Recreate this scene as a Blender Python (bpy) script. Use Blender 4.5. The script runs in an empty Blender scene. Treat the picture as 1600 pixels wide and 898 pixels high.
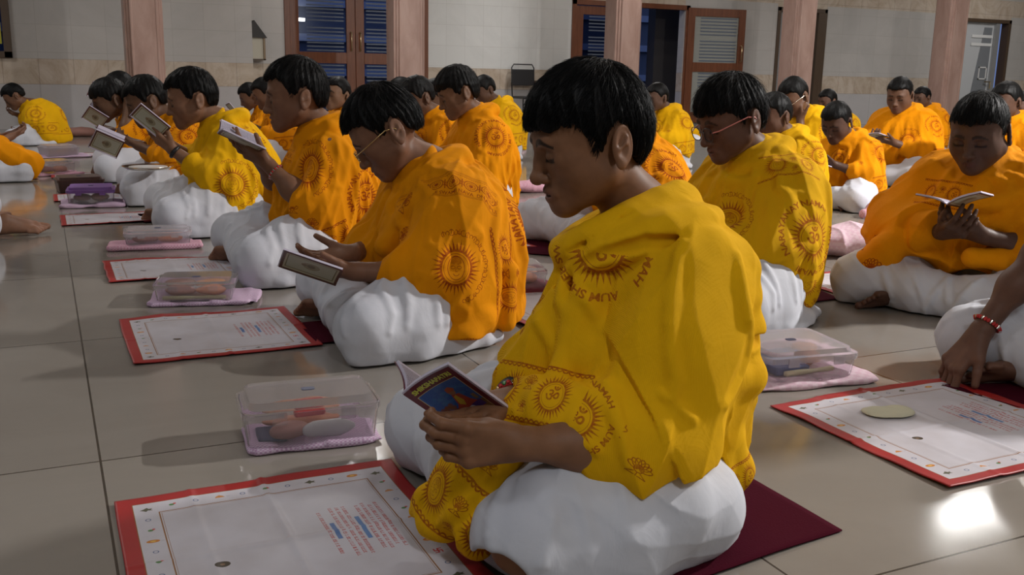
import bpy, math, random
import numpy as np
from mathutils import Vector, Matrix

# ---------------------------------------------------------------- camera, world, lights, exposure
FPX = 1530.0
VS = 1.0
CAM_H = 0.72
SC = bpy.context.scene
COL = SC.collection

def _nz(v):
    v = np.array(v, float)
    return v / np.linalg.norm(v)

_d1 = _nz([-740, -349, FPX])
_up = np.cross([1, .02, 0], _d1)
_up = _nz(_up if _up[1] < 0 else -_up)
_X = _nz(np.cross(_d1, _up))
_X = _X if _X[0] > 0 else -_X
CR = np.array([_X, _d1, _up])          # world direction = CR @ (right, down, forward)
CC = np.array([0, 0, CAM_H])

def px(x, y, z=0.0):
    """the point at height z seen at photo pixel x, y (used for measuring the photo)"""
    r = CR @ np.array([x - 800, y - 449, FPX])
    return CC + (z - CAM_H) / r[2] * r

def pxd(x, y, D):
    r = CR @ np.array([x - 800, y - 449, FPX])
    return CC + D / FPX * r

cam_data = bpy.data.cameras.new('camera')
cam_data.sensor_width = 36.0
cam_data.lens = FPX * 36.0 / 1600.0
cam_data.clip_start = 0.02
cam = bpy.data.objects.new('camera', cam_data)
COL.objects.link(cam)
_m = np.eye(4)
_m[:3, 0] = CR @ [1, 0, 0]
_m[:3, 1] = CR @ [0, -1, 0]
_m[:3, 2] = CR @ [0, 0, -1]
_m[:3, 3] = CC
cam.matrix_world = Matrix(_m.tolist())
SC.camera = cam

SC.view_settings.view_transform = 'Standard'
SC.view_settings.look = 'None'
SC.view_settings.gamma = 1.0
SC.view_settings.use_curve_mapping = False
SC.view_settings.exposure = -0.15

world = bpy.data.worlds.new('dusk_sky')
world.use_nodes = True
world.node_tree.nodes['Background'].inputs[0].default_value = (0.085, 0.125, 0.27, 1)
world.node_tree.nodes['Background'].inputs[1].default_value = 1.5
SC.world = world

def area(name, loc, target, sx, sy, power, col=(1, 1, 1)):
    d = bpy.data.lights.new(name, 'AREA')
    d.shape = 'RECTANGLE'; d.size = sx; d.size_y = sy; d.energy = power; d.color = col
    o = bpy.data.objects.new(name, d); COL.objects.link(o)
    o.location = loc
    o.rotation_euler = (Vector(target) - Vector(loc)).to_track_quat('-Z', 'Y').to_euler()
    return o
# tube lights of the hall, the third an added fill behind the camera (each fixture is built on the ceiling further down)
TUBES = [(6.2, 1.1, 640), (-2.1, 2.2, 24), (.2, -1.5, 42), (3.2, 4.8, 34), (-1.2, 6.6, 34), (3.0, -2.6, 14), (2.6, 8.6, 58), (7.7, 5.8, 30), (6.4, 10.4, 100), (10.4, 8.6, 70), (14.4, 10.2, 60), (-2.6, 10.2, 38)]
CEIL_Z = 3.3
for _i, (_x, _y, _p) in enumerate(TUBES):
    d = bpy.data.lights.new('tube_light', 'AREA'); d.shape = 'RECTANGLE'; d.size = .40 if _i == 0 else 1.15; d.size_y = .09; d.energy = _p
    d.color = (.93, .96, 1.0) if _i in (1, 2, 5) else (1.0, .97, .94)
    o = bpy.data.objects.new('tube_light', d); COL.objects.link(o); o.location = (_x, _y, CEIL_Z - .13)
    if _i % 2 == 0: o.rotation_euler = (0, 0, math.pi / 2)
# ---------------------------------------------------------------- signed-distance modelling
def V(*a): return np.array(a, float)

def sines(p, f, seed=0, n=5):
    """cheap smooth noise, about -1..1"""
    rs = np.random.RandomState(seed)
    s = 0
    for i in range(n):
        w = rs.normal(size=3); w /= np.linalg.norm(w)
        s = s + np.sin(p @ (w * f * (0.6 + 1.1 * rs.rand())) + rs.rand() * 6.28)
    return s / n * 1.5

def rotm(ax, ay, az):
    from mathutils import Euler
    return np.array(Euler((ax, ay, az)).to_matrix())

class Sdf:
    def __init__(s): s.P = []; s.post = None; s.amp = 0.0; s.cur = (None, 0.0)
    def _add(s, f, c, r, k, op): s.P.append((f, np.array(c, float), float(r), k, op)); return s
    def cone(s, a, b, ra, rb, k=.01, op='u'):
        a = V(*a); b = V(*b); ab = b - a; L2 = max(ab @ ab, 1e-12)
        def f(p):
            t = np.clip(((p - a) @ ab) / L2, 0, 1)
            return np.linalg.norm(p - a - t[:, None] * ab, axis=1) - (ra + (rb - ra) * t)
        return s._add(f, (a + b) / 2, math.sqrt(L2) / 2 + max(ra, rb), k, op)
    def chain(s, pts, rr, k=.01, op='u'):
        for i in range(len(pts) - 1):
            s.cone(pts[i], pts[i + 1], rr[i], rr[i + 1], k, op)
        return s
    def path(s, pts, rr, k=.01, op='u'):
        """one tapering cord through many points, blended as a whole"""
        p_ = np.array([tuple(q) for q in pts], float); a = p_[:-1]; ab = p_[1:] - a; L2 = (ab ** 2).sum(1) + 1e-12
        r_ = np.array(rr, float); lo, hi = p_.min(0), p_.max(0)
        mid = a + ab / 2; half = np.sqrt(L2) / 2 + r_.max()
        def f(p):
            out = np.full(len(p), 1e3); bc, br = s.cur
            for i in range(len(a)):
                if bc is not None and np.linalg.norm(bc - mid[i]) > half[i] + br + 2.2 * k + .05: continue
                w = p - a[i]; t = np.clip((w @ ab[i]) / L2[i], 0, 1)
                out = np.minimum(out, np.linalg.norm(w - t[:, None] * ab[i], axis=1) - (r_[i] + (r_[i + 1] - r_[i]) * t))
            return out
        return s._add(f, (lo + hi) / 2, np.linalg.norm(hi - lo) / 2 + r_.max(), k, op)
    def ball(s, c, r, k=.01, op='u'):
        c = V(*c)
        return s._add(lambda p: np.linalg.norm(p - c, axis=1) - r, c, r, k, op)
    def ell(s, c, r, rot=None, k=.01, op='u'):
        c = V(*c); r = V(*r); M = np.eye(3) if rot is None else rot
        def f(p):
            q = (p - c) @ M
            k0 = np.linalg.norm(q / r, axis=1); k1 = np.linalg.norm(q / (r * r), axis=1) + 1e-9
            return k0 * (k0 - 1) / k1
        return s._add(f, c, r.max(), k, op)
    def box(s, c, h, rot=None, rad=.005, k=.01, op='u'):
        c = V(*c); h = V(*h) - rad; M = np.eye(3) if rot is None else rot
        def f(p):
            q = np.abs((p - c) @ M) - h
            return np.linalg.norm(np.maximum(q, 0), axis=1) + np.minimum(q.max(1), 0) - rad
        return s._add(f, c, np.linalg.norm(h) + rad, k, op)
    def torus(s, c, R, r, rot=None, flat=(1, 1), k=.01, op='u'):
        c = V(*c); M = np.eye(3) if rot is None else rot
        def f(p):
            q = (p - c) @ M
            ql = np.sqrt((q[:, 0] / flat[0]) ** 2 + (q[:, 1] / flat[1]) ** 2) - R
            return np.sqrt(ql ** 2 + q[:, 2] ** 2) - r
        return s._add(f, c, (R + r) * max(flat), k, op)
    def func(s, f, c=(0, 0, 0), r=9e9, k=.01, op='u'): return s._add(f, c, r, k, op)
    def half(s, pt, n, k=.01, op='i'):
        """keep the side the normal n points away from"""
        pt = V(*pt); n = _nz(n)
        return s._add(lambda p: (p - pt) @ n, (0, 0, 0), 9e9, k, op)
    def move(s, M, t):
        """a copy turned by M and moved by t"""
        o = Sdf(); M = np.array(M, float); t = V(*t)
        sc = np.linalg.det(M) ** (1 / 3); Q = M / sc
        for f, c, r, k, op in s.P:
            o.P.append((lambda p, f=f: f(((p - t) @ Q) / sc) * sc, Q @ c * sc + t, r * sc, k * sc, op))
        return o
    def join(s, o): s.P += o.P; return s
    def ev(s, p, bc=None, br=0.0):
        s.cur = (bc, br)
        d = np.full(len(p), 1e3)
        for f, c, r, k, op in s.P:
            if bc is not None and r < 1e8:
                lb = np.linalg.norm(bc - c) - r - br
                if lb > (k + .010 + s.amp) * 1.9: continue
            e = f(p)
            if op == 'u':
                h = np.maximum(k - np.abs(d - e), 0) / max(k, 1e-9)
                d = np.minimum(d, e) - h * h * k * .25
            elif op == 's':
                e = -e
                h = np.maximum(k - np.abs(d - e), 0) / max(k, 1e-9)
                d = np.maximum(d, e) + h * h * k * .25
            elif op == 'i':
                h = np.maximum(k - np.abs(d - e), 0) / max(k, 1e-9)
                d = np.maximum(d, e) + h * h * k * .25
        if s.post is not None: d = s.post(p, d)
        return d

_E = [((0,0,0),(1,0,0)),((0,1,0),(1,1,0)),((0,0,1),(1,0,1)),((0,1,1),(1,1,1)),
      ((0,0,0),(0,1,0)),((1,0,0),(1,1,0)),((0,0,1),(0,1,1)),((1,0,1),(1,1,1)),
      ((0,0,0),(0,0,1)),((1,0,0),(1,0,1)),((0,1,0),(0,1,1)),((1,1,0),(1,1,1))]

def polygonise(sdf, lo, hi, h, n=14):
    """surface nets on the blocks the surface passes through"""
    lo = V(*lo); hi = V(*hi)
    nb = np.maximum(1, np.ceil((hi - lo) / (h * n)).astype(int))
    B = np.stack(np.meshgrid(*[np.arange(x) for x in nb], indexing='ij'), -1).reshape(-1, 3)
    cen = lo + (B + .5) * n * h
    br = n * h * .5 * math.sqrt(3)
    d0 = sdf.ev(cen)
    act = np.abs(d0) < br * 1.5 + sdf.amp + .012
    N = nb * n + 2
    S = np.array([1, N[0], N[0] * N[1]], np.int64)
    ax = np.arange(n + 1)
    G = np.stack(np.meshgrid(ax, ax, ax, indexing='ij'), -1).reshape(-1, 3)
    ids = []; pos = []; quads = []
    for b, c in zip(B[act], cen[act]):
        g0 = b * n
        d = sdf.ev(lo + (g0 + G) * h, c, br).reshape(n + 1, n + 1, n + 1)
        ins = d < 0
        if ins.all() or not ins.any(): continue
        s8 = sum(ins[i:n + i, j:n + j, k:n + k].astype(int) for i in (0, 1) for j in (0, 1) for k in (0, 1))
        cc = np.argwhere((s8 > 0) & (s8 < 8))
        acc = np.zeros((len(cc), 3)); cnt = np.zeros(len(cc))
        for a, e in _E:
            A = cc + a; Bq = cc + e
            da = d[A[:, 0], A[:, 1], A[:, 2]]; db = d[Bq[:, 0], Bq[:, 1], Bq[:, 2]]
            m = (da < 0) != (db < 0)
            t = np.where(m, da / np.where(m, da - db, 1), 0)
            acc += np.where(m[:, None], np.array(a) + (np.array(e) - a) * t[:, None], 0); cnt += m
        pos.append(lo + (g0 + cc + acc / cnt[:, None]) * h)
        ids.append((cc + g0) @ S)
        for axis in range(3):
            u, w = (axis + 1) % 3, (axis + 2) % 3
            sl0 = [slice(0, n)] * 3; sl1 = list(sl0); sl1[axis] = slice(1, n + 1)
            i0 = ins[tuple(sl0)]; i1 = ins[tuple(sl1)]
            e = np.argwhere(i0 != i1)
            if not len(e): continue
            flip = i0[e[:, 0], e[:, 1], e[:, 2]]
            base = (e + g0) @ S
            q = np.stack([base - S[u] - S[w], base - S[w], base, base - S[u]], 1)
            q[~flip] = q[~flip][:, ::-1]
            quads.append(q)
    ids = np.concatenate(ids); pos = np.concatenate(pos); quads = np.concatenate(quads)
    o = np.argsort(ids); ids = ids[o]; pos = pos[o]
    ix = np.searchsorted(ids, quads); ix = np.minimum(ix, len(ids) - 1)
    ok = (ids[ix] == quads).all(1)
    return pos, ix[ok]

def smooth(v, q, it=1, w=.5):
    for _ in range(it):
        a = np.zeros_like(v); c = np.zeros(len(v))
        for i in range(4):
            j = (i + 1) % 4
            np.add.at(a, q[:, i], v[q[:, j]]); np.add.at(a, q[:, j], v[q[:, i]])
            np.add.at(c, q[:, i], 1); np.add.at(c, q[:, j], 1)
        v = v * (1 - w) + w * a / np.maximum(c, 1)[:, None]
    return v

def mesh_np(name, v, q, mat=None, parent=None, sm=True, mats=None):
    v = np.asarray(v, np.float32); q = np.asarray(q, np.int32)
    me = bpy.data.meshes.new(name)
    k = q.shape[1]
    me.vertices.add(len(v)); me.vertices.foreach_set('co', v.ravel())
    me.loops.add(len(q) * k); me.loops.foreach_set('vertex_index', q.ravel())
    me.polygons.add(len(q))
    me.polygons.foreach_set('loop_start', np.arange(0, len(q) * k, k, dtype=np.int32))
    me.polygons.foreach_set('loop_total', np.full(len(q), k, np.int32))
    if sm: me.polygons.foreach_set('use_smooth', np.ones(len(q), bool))
    me.update(calc_edges=True)
    if mat is not None: me.materials.append(mat)
    o = bpy.data.objects.new(name, me); COL.objects.link(o)
    if parent is not None: o.parent = parent
    return o

def add_color(o, col, name='tint'):
    a = o.data.color_attributes.new(name, 'FLOAT_COLOR', 'POINT')
    c = np.ones((len(col), 4), np.float32); c[:, :3] = col
    a.data.foreach_set('color', c.ravel())

# ---------------------------------------------------------------- plain mesh helper
class MB:
    def __init__(s): s.v = []; s.f = []; s.m = []
    def quad(s, a, b, c, d, mi=0):
        i = len(s.v); s.v += [a, b, c, d]; s.f.append((i, i + 1, i + 2, i + 3)); s.m.append(mi); return s
    def box(s, x0, x1, y0, y1, z0, z1, mi=0, M=None, t=(0, 0, 0)):
        i = len(s.v)
        P = [(x, y, z) for z in (z0, z1) for y in (y0, y1) for x in (x0, x1)]
        if M is not None: P = [tuple(np.array(M) @ np.array(p) + np.array(t)) for p in P]
        s.v += P
        for f in ((0, 2, 3, 1), (4, 5, 7, 6), (0, 1, 5, 4), (2, 6, 7, 3), (0, 4, 6, 2), (1, 3, 7, 5)):
            s.f.append(tuple(i + k for k in f)); s.m.append(mi)
        return s
    def tube(s, pts, r, n=8, mi=0, cap=True, closed=False):
        pts = [V(*p) for p in pts]; N = len(pts)
        rr = r if hasattr(r, '__len__') else [r] * N
        i0 = len(s.v); ref = None
        for k in range(N):
            if closed: t = pts[(k + 1) % N] - pts[k - 1]
            else: t = pts[min(k + 1, N - 1)] - pts[max(k - 1, 0)]
            t = t / (np.linalg.norm(t) + 1e-12)
            if ref is None: ref = V(0, 0, 1) if abs(t[2]) < .9 else V(1, 0, 0)
            u = np.cross(t, ref); u /= np.linalg.norm(u); w = np.cross(u, t); ref = w
            for j in range(n):
                a = 2 * math.pi * j / n
                s.v.append(tuple(pts[k] + rr[k] * (u * math.cos(a) + w * math.sin(a))))
        for k in range(N if closed else N - 1):
            for j in range(n):
                a = i0 + k * n + j; b = i0 + k * n + (j + 1) % n
                k2 = (k + 1) % N
                s.f.append((a, b, i0 + k2 * n + (j + 1) % n, i0 + k2 * n + j)); s.m.append(mi)
        if cap and not closed:
            s.f.append(tuple(i0 + j for j in range(n))); s.m.append(mi)
            s.f.append(tuple(i0 + (N - 1) * n + j for j in reversed(range(n)))); s.m.append(mi)
        return s
    def prism(s, outline, z0, z1, mi=0, M=None, t=(0, 0, 0)):
        i = len(s.v); n = len(outline)
        P = [(x, y, z0) for x, y in outline] + [(x, y, z1) for x, y in outline]
        if M is not None: P = [tuple(np.array(M) @ np.array(p) + np.array(t)) for p in P]
        s.v += P
        s.f.append(tuple(i + k for k in reversed(range(n)))); s.f.append(tuple(i + n + k for k in range(n)))
        s.m += [mi, mi]
        for k in range(n):
            s.f.append((i + k, i + (k + 1) % n, i + n + (k + 1) % n, i + n + k)); s.m.append(mi)
        return s
    def build(s, name, mats, parent=None, sm=False, bevel=0, loc=None):
        me = bpy.data.meshes.new(name)
        me.from_pydata([tuple(map(float, p)) for p in s.v], [], s.f)
        mats = mats if isinstance(mats, (list, tuple)) else [mats]
        for m in mats: me.materials.append(m)
        me.polygons.foreach_set('material_index', s.m)
        if sm: me.polygons.foreach_set('use_smooth', [True] * len(s.f))
        me.update()
        o = bpy.data.objects.new(name, me); COL.objects.link(o)
        if parent is not None: o.parent = parent
        if bevel:
            b = o.modifiers.new('b', 'BEVEL'); b.width = bevel; b.segments = 2; b.limit_method = 'ANGLE'
        if loc is not None: o.location = loc
        return o

def empty(name, loc=(0, 0, 0), rz=0, parent=None):
    o = bpy.data.objects.new(name, None); COL.objects.link(o)
    o.location = loc; o.rotation_euler = (0, 0, rz); o.empty_display_size = .1
    if parent is not None: o.parent = parent
    return o

def tag(o, label=None, cat=None, group=None, kind=None):
    if label: o['label'] = label
    if cat: o['category'] = cat
    if group: o['group'] = group
    if kind: o['kind'] = kind
    return o

# ---------------------------------------------------------------- materials
def mat(name, col=(.5, .5, .5), rough=.6, metal=0, **kw):
    m = bpy.data.materials.new(name); m.use_nodes = True
    b = m.node_tree.nodes['Principled BSDF']
    b.inputs['Base Color'].default_value = (*col, 1)
    b.inputs['Roughness'].default_value = rough
    b.inputs['Metallic'].default_value = metal
    for k, v in kw.items(): b.inputs[k.replace('_', ' ')].default_value = v
    return m

class NT:
    """small node-tree writer"""
    def __init__(s, m): s.m = m; s.t = m.node_tree; s.b = s.t.nodes['Principled BSDF']
    def n(s, typ, **kw):
        x = s.t.nodes.new(typ)
        for k, v in kw.items(): setattr(x, k, v)
        return x
    def l(s, a, b): s.t.links.new(a, b)
    def coord(s, scale=(1, 1, 1), kind='Object', rot=(0, 0, 0)):
        c = s.n('ShaderNodeTexCoord'); mp = s.n('ShaderNodeMapping')
        mp.inputs['Scale'].default_value = scale; mp.inputs['Rotation'].default_value = rot
        s.l(c.outputs[kind], mp.inputs[0]); return mp.outputs[0]
    def noise(s, vec, scale, detail=4, rough=.5, dist=0):
        x = s.n('ShaderNodeTexNoise'); s.l(vec, x.inputs['Vector'])
        x.inputs['Scale'].default_value = scale; x.inputs['Detail'].default_value = detail
        x.inputs['Roughness'].default_value = rough; x.inputs['Distortion'].default_value = dist
        return x.outputs['Fac']
    def ramp(s, fac, stops):
        x = s.n('ShaderNodeValToRGB'); s.l(fac, x.inputs[0]); r = x.color_ramp
        while len(r.elements) < len(stops): r.elements.new(.5)
        for e, (p, c) in zip(r.elements, stops): e.position = p; e.color = (*c, 1)
        return x.outputs[0]
    def mix(s, fac, a, b, mode='MIX'):
        x = s.n('ShaderNodeMix', data_type='RGBA', blend_type=mode)
        for v, i in ((fac, 0), (a, 6), (b, 7)):
            if hasattr(v, 'is_linked'): s.l(v, x.inputs[i])
            elif i == 0: x.inputs[0].default_value = v
            else: x.inputs[i].default_value = (*v, 1)
        return x.outputs[2]
    def bump(s, h, strength=.3, dist=.01):
        x = s.n('ShaderNodeBump'); x.inputs['Strength'].default_value = strength
        x.inputs['Distance'].default_value = dist; s.l(h, x.inputs['Height'])
        s.l(x.outputs[0], s.b.inputs['Normal']); return x
    def base(s, c): s.l(c, s.b.inputs['Base Color'])
# ---------------------------------------------------------------- the hall
def st(o, name=None):
    o['kind'] = 'structure'; return o

def tile_floor():
    m = mat('polished_floor_tiles', (.3, .27, .24), .12); t = NT(m)
    co = t.coord()
    n = t.noise(co, 1.3, 8, .6, 1.5); n2 = t.noise(t.coord((1, 2.5, 1)), 7, 6, .6, 2)
    base = t.mix(n2, t.ramp(n, [(.3, (.235, .205, .175)), (.7, (.315, .285, .250))]), (.27, .245, .215))
    br = t.n('ShaderNodeTexBrick', offset=0.0); mp = t.n('ShaderNodeMapping'); tc = t.n('ShaderNodeTexCoord')
    t.l(tc.outputs['Object'], mp.inputs[0]); mp.inputs['Location'].default_value = (-.05, -.07, 0)
    t.l(mp.outputs[0], br.inputs['Vector'])
    br.inputs['Scale'].default_value = 1; br.inputs['Brick Width'].default_value = .9; br.inputs['Row Height'].default_value = .9
    br.inputs['Mortar Size'].default_value = .0022; br.inputs['Mortar Smooth'].default_value = .1
    br.inputs['Color1'].default_value = (1, 1, 1, 1); br.inputs['Color2'].default_value = (.90, .90, .91, 1); br.inputs['Mortar'].default_value = (.22, .20, .18, 1)
    t.base(t.mix(1.0, base, br.outputs[0], 'MULTIPLY'))
    rr = t.ramp(t.noise(co, 3, 5), [(.3, (.07,) * 3), (.75, (.17,) * 3)]); t.l(rr, t.b.inputs['Roughness'])
    t.bump(t.noise(t.coord((1, 1, 1)), 2.2, 3), .05, .02)
    t.b.inputs['Specular IOR Level'].default_value = .62
    return m
def wall_tiles(name, c1, c2, mortar, w=.36, h=.27, off=(0, 0, 0), rough=.18, vein=None):
    m = mat(name, c1, rough); t = NT(m)
    tc = t.n('ShaderNodeTexCoord'); mp = t.n('ShaderNodeMapping'); mp.inputs['Rotation'].default_value = (math.pi / 2, 0, 0); mp.inputs['Location'].default_value = off
    t.l(tc.outputs['Object'], mp.inputs[0])
    br = t.n('ShaderNodeTexBrick', offset=0.0); t.l(mp.outputs[0], br.inputs['Vector'])
    br.inputs['Scale'].default_value = 1; br.inputs['Brick Width'].default_value = w; br.inputs['Row Height'].default_value = h
    br.inputs['Mortar Size'].default_value = .003; br.inputs['Color1'].default_value = (*c1, 1); br.inputs['Color2'].default_value = (*c2, 1); br.inputs['Mortar'].default_value = (*mortar, 1)
    co = t.coord()
    v = t.ramp(t.noise(co, 2.0 if vein else 1.2, 8, .65, 3 if vein else 1), [(.35, vein or (.93, .93, .93)), (.6, (1.03, 1.03, 1.03))])
    t.base(t.mix(1.0, br.outputs[0], v, 'MULTIPLY'))
    t.bump(br.outputs[1], -.25, .004)
    return m
GREY_TILE = wall_tiles('pale_grey_wall_tiles', (.52, .50, .48), (.49, .475, .46), (.44, .42, .40), .36, .30, (0, .85, 0))
WHITE_TILE = wall_tiles('white_wall_tiles', (.70, .71, .70), (.67, .68, .67), (.60, .60, .59), .27, .27, (-.10, .80, 0), .12)
LOW_TILE = wall_tiles('low_grey_wall_tiles', (.50, .485, .49), (.48, .465, .47), (.34, .33, .33), .9, .5, (0, 0, 0), .15)
BAND = wall_tiles('beige_marble_band', (.58, .50, .42), (.55, .475, .39), (.36, .31, .26), .36, .28, (0, .50, 0), .2, (.80, .74, .68))

def pink_stone():
    m = mat('pink_stone', (.42, .27, .22), .4); t = NT(m)
    t.base(t.ramp(t.noise(t.coord((1, 1, .25)), 6, 8, .65, .6), [(.25, (.30, .18, .145)), (.55, (.42, .28, .235)), (.8, (.50, .36, .31))]))
    t.bump(t.noise(t.coord((1, 1, .3)), 30, 4), .15, .004); return m
PINK = pink_stone()
def wood_mat():
    m = mat('reddish_brown_wood', (.16, .05, .02), .35); t = NT(m)
    t.base(t.ramp(t.noise(t.coord((12, 12, .8)), 4, 6, .6, .5), [(.3, (.115, .036, .014)), (.7, (.20, .066, .027))])); return m
WOOD = wood_mat()
DARKWOOD = mat('dark_brown_frame', (.085, .055, .035), .4)
def glass_mat(name, tint=(.85, .9, 1), rough=.02):
    m = mat(name, tint, rough); b = m.node_tree.nodes['Principled BSDF']
    b.inputs['Transmission Weight'].default_value = 1; b.inputs['IOR'].default_value = 1.05
    return m
GLASS = glass_mat('window_glass'); FROST = mat('frosted_film', (.13, .16, .22), .5)
FROST.node_tree.nodes['Principled BSDF'].inputs['Transmission Weight'].default_value = .25
BRASS = mat('brass_handle', (.55, .42, .25), .3, 1.0)
PLASTER = mat('ceiling_plaster', (.62, .60, .56), .8)

m = MB(); m.quad((-7, -5, 0), (22, -5, 0), (22, 12.9, 0), (-7, 12.9, 0)); st(m.build('floor', tile_floor()))
m = MB(); m.box(-7, 22, -5, 12.9, CEIL_Z, CEIL_Z + .1)
for y in (0.6, 4.3, 8.0, 11.6): m.box(-7, 22, y - .15, y + .15, CEIL_Z - .12, CEIL_Z)
st(m.build('ceiling', PLASTER))

WY = 12.6
def wall_run(m, x0, x1, y, z0, z1, mi, th=.3): m.box(x0, x1, y, y + th, z0, z1, mi)
mats_w = [LOW_TILE, BAND, GREY_TILE, WHITE_TILE]
m = MB()
# left part, a hand's breadth nearer
for z0, z1, mi in ((0, .50, 0), (.50, .78, 1), (.78, CEIL_Z, 2)):
    m.box(-.25, 2.36, WY - .22, WY + .1, z0, z1, mi)
    m.box(-7, -.25, WY - .22, WY + .1, z0, min(z1, .78), mi) if z0 < .78 else m.box(-7, -1.3, WY - .22, WY + .1, z0, z1, mi)
m.box(-1.3, -.25, WY - .22, WY + .1, 1.9, CEIL_Z, 2)
# right part with openings
OP = [(2.80, 4.70), (6.86, 8.78), (10.52, 11.52), (14.5, 15.80)]
OT = [1.83, 1.76, 1.82, 1.82]
xs = 2.36
for (a, b), top in zip(OP + [(22, 22)], OT + [0]):
    up = 3 if 4.5 < (xs + a) / 2 < 6.9 else 2
    for z0, z1, mi in ((0, .50, 0), (.50, .78, 1), (.78, 1.87, up), (1.87, 2.15, 1), (2.15, CEIL_Z, 2)): m.box(xs, a, WY, WY + .15, z0, z1, mi)
    if b > a:
        m.box(a, b, WY, WY + .15, top, 1.87, 1); m.box(a, b, WY, WY + .15, 1.87, 2.15, 1); m.box(a, b, WY, WY + .15, 2.15, CEIL_Z, 2)
    xs = b
st(m.build('wall_back', mats_w))
SIDE = mat('side_wall_paint', (.50, .49, .47), .5)
m = MB(); m.box(21.7, 22, -5, 12.9, 0, CEIL_Z); st(m.build('wall_right', SIDE))
m = MB(); m.box(-7, -6.8, -5, 12.6, 0, CEIL_Z); st(m.build('wall_left', SIDE))
m = MB(); m.box(-7, 22, -5, -4.8, 0, CEIL_Z); st(m.build('wall_front', SIDE))

# pillars: moulded stone posts standing a little in front of the wall
def pillar(cx, w, flip, label):
    t = MB(); h = w / 2; a = .05
    out = [(-h, -h + a), (-h + a * .5, -h + a), (-h + a * .5, -h + a * .5), (-h + a, -h + a * .5), (-h + a, -h), (h - a, -h), (h - a, -h + a * .5), (h - a * .5, -h + a * .5), (h - a * .5, -h + a), (h, -h + a),
           (h, h - a), (h - a * .5, h - a), (h - a * .5, h - a * .5), (h - a, h - a * .5), (h - a, h), (-h + a, h), (-h + a, h - a * .5), (-h + a * .5, h - a * .5), (-h + a * .5, h - a), (-h, h - a)]
    t.prism(out, 0, CEIL_Z - .12)
    for dx in (-.33, .33): t.prism([(dx * w - .012, -h - .006), (dx * w + .012, -h - .006), (dx * w + .012, -h + .01), (dx * w - .012, -h + .01)], .0, CEIL_Z - .12)
    t.box(-h - .03, h + .03, -h - .03, h + .03, 0, .10)
    o = t.build('pillar', PINK, None, bevel=.006, loc=(cx, 10.66, 0))
    tag(o, label, 'pillar', 'pink stone pillars along the back of the hall', 'thing')
for cx, lab in ((.965, 'pink stone pillar at the far left, left of the wall lantern'), (3.71, 'pink stone pillar in front of the closed double door'),
                (6.52, 'pink stone pillar between the dark doorway and the nearest boy\'s hair'), (9.27, 'pink stone pillar in front of the grey door'),
                (12.1, 'pink stone pillar left of the pale glass door')):
    pillar(cx, .36, 0, lab)

def leaf(parent, w, h, x0, y0, ang, hinge=1, z0=.04, handle_side=1, name='door_leaf', pane=GLASS):
    """wooden leaf with two panes and a mid rail"""
    e = empty(name, (x0, y0, 0), ang, parent)
    s = .115; r = hinge
    m = MB()
    X = lambda a, b: (min(a * r, b * r), max(a * r, b * r))
    for a, b in ((0, s), (w - s, w)): m.box(*X(a, b), -.02, .02, z0, h)
    for a, b in ((z0, z0 + .16), (.80, .94), (h - .12, h)): m.box(*X(s, w - s), -.02, .02, a, b)
    m.build('frame', WOOD, e, bevel=.004)
    for a, b in ((z0 + .16, .80), (.94, h - .12)):
        g = MB(); g.box(*X(s, w - s), -.004, .004, a, b); g.build('pane', pane, e)
        k = MB(); n = int((b - a) / .045)
        for i in range(n):
            if i % 8 == 7: continue
            z = a + (b - a) * (i + .5) / n; k.box(*X(s + .10, w - s - .03), -.007, -.0045, z - .009, z + .009)
        k.build('film_glare_stripes', FROST, e)
    m = MB(); hx = (w - s * .5 if handle_side > 0 else s * .5) * r
    m.tube([(hx, -.02, .96), (hx, -.055, .97), (hx, -.055, 1.19), (hx, -.02, 1.20)], .009, 8); m.build('handle', BRASS, e, sm=True)
    return e

def door_frame(name, a, b, top, mt, th=.07, depth=.10, y=WY - .02):
    m = MB(); m.box(a, a + th, y, y + depth, 0, top); m.box(b - th, b, y, y + depth, 0, top); m.box(a, b, y, y + depth, top - th, top)
    return st(m.build(name, mt, None, bevel=.004))
d1 = door_frame('door_1', 2.80, 4.70, 1.83, WOOD)
leaf(d1, .84, 1.75, 2.87, WY + .03, 0, 1); leaf(d1, .915, 1.75, 4.63, WY + .03, 0, -1, handle_side=1)
d2 = door_frame('door_2', 6.86, 8.86, 1.76, WOOD)
DARKGLASS = glass_mat('dark_glass', (.25, .28, .36))
PALEGLASS = mat('pale_reflecting_glass', (.30, .31, .29), .15)
leaf(d2, .82, 1.68, 6.94, WY + .03, 0, 1, pane=DARKGLASS)
leaf(d2, .96, 1.73, 8.82, WY - .02, math.radians(-9), 1, handle_side=1, pane=PALEGLASS)
d3 = door_frame('door_3', 10.52, 11.52, 1.82, DARKWOOD, .06, .16)
GREYPANEL = mat('grey_door_panel', (.27, .275, .285), .3)
m = MB(); m.box(10.58, 11.34, WY + .05, WY + .09, .02, 1.76); q = m.build('door_panel', GREYPANEL, d3)
m = MB(); m.box(11.34, 11.46, WY - .02, WY + .12, .02, 1.76); m.build('door_jamb', DARKWOOD, d3)
m = MB()
for z in (1.60, 1.48): m.box(10.68, 10.98, WY + .044, WY + .05, z, z + .035)
m.build('film_glare_stripes', mat('pale_film', (.38, .38, .38), .4), d3)
d4 = door_frame('door_4', 14.5, 15.80, 1.82, DARKWOOD, .06, .16)
WPANEL = mat('white_glazed_panel', (.52, .54, .56), .15); GP2 = mat('grey_glazed_panel', (.20, .215, .235), .15)
m = MB(); m.box(14.56, 15.52, WY + .05, WY + .09, .02, 1.76); m.build('door_panel', WPANEL, d4)
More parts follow.
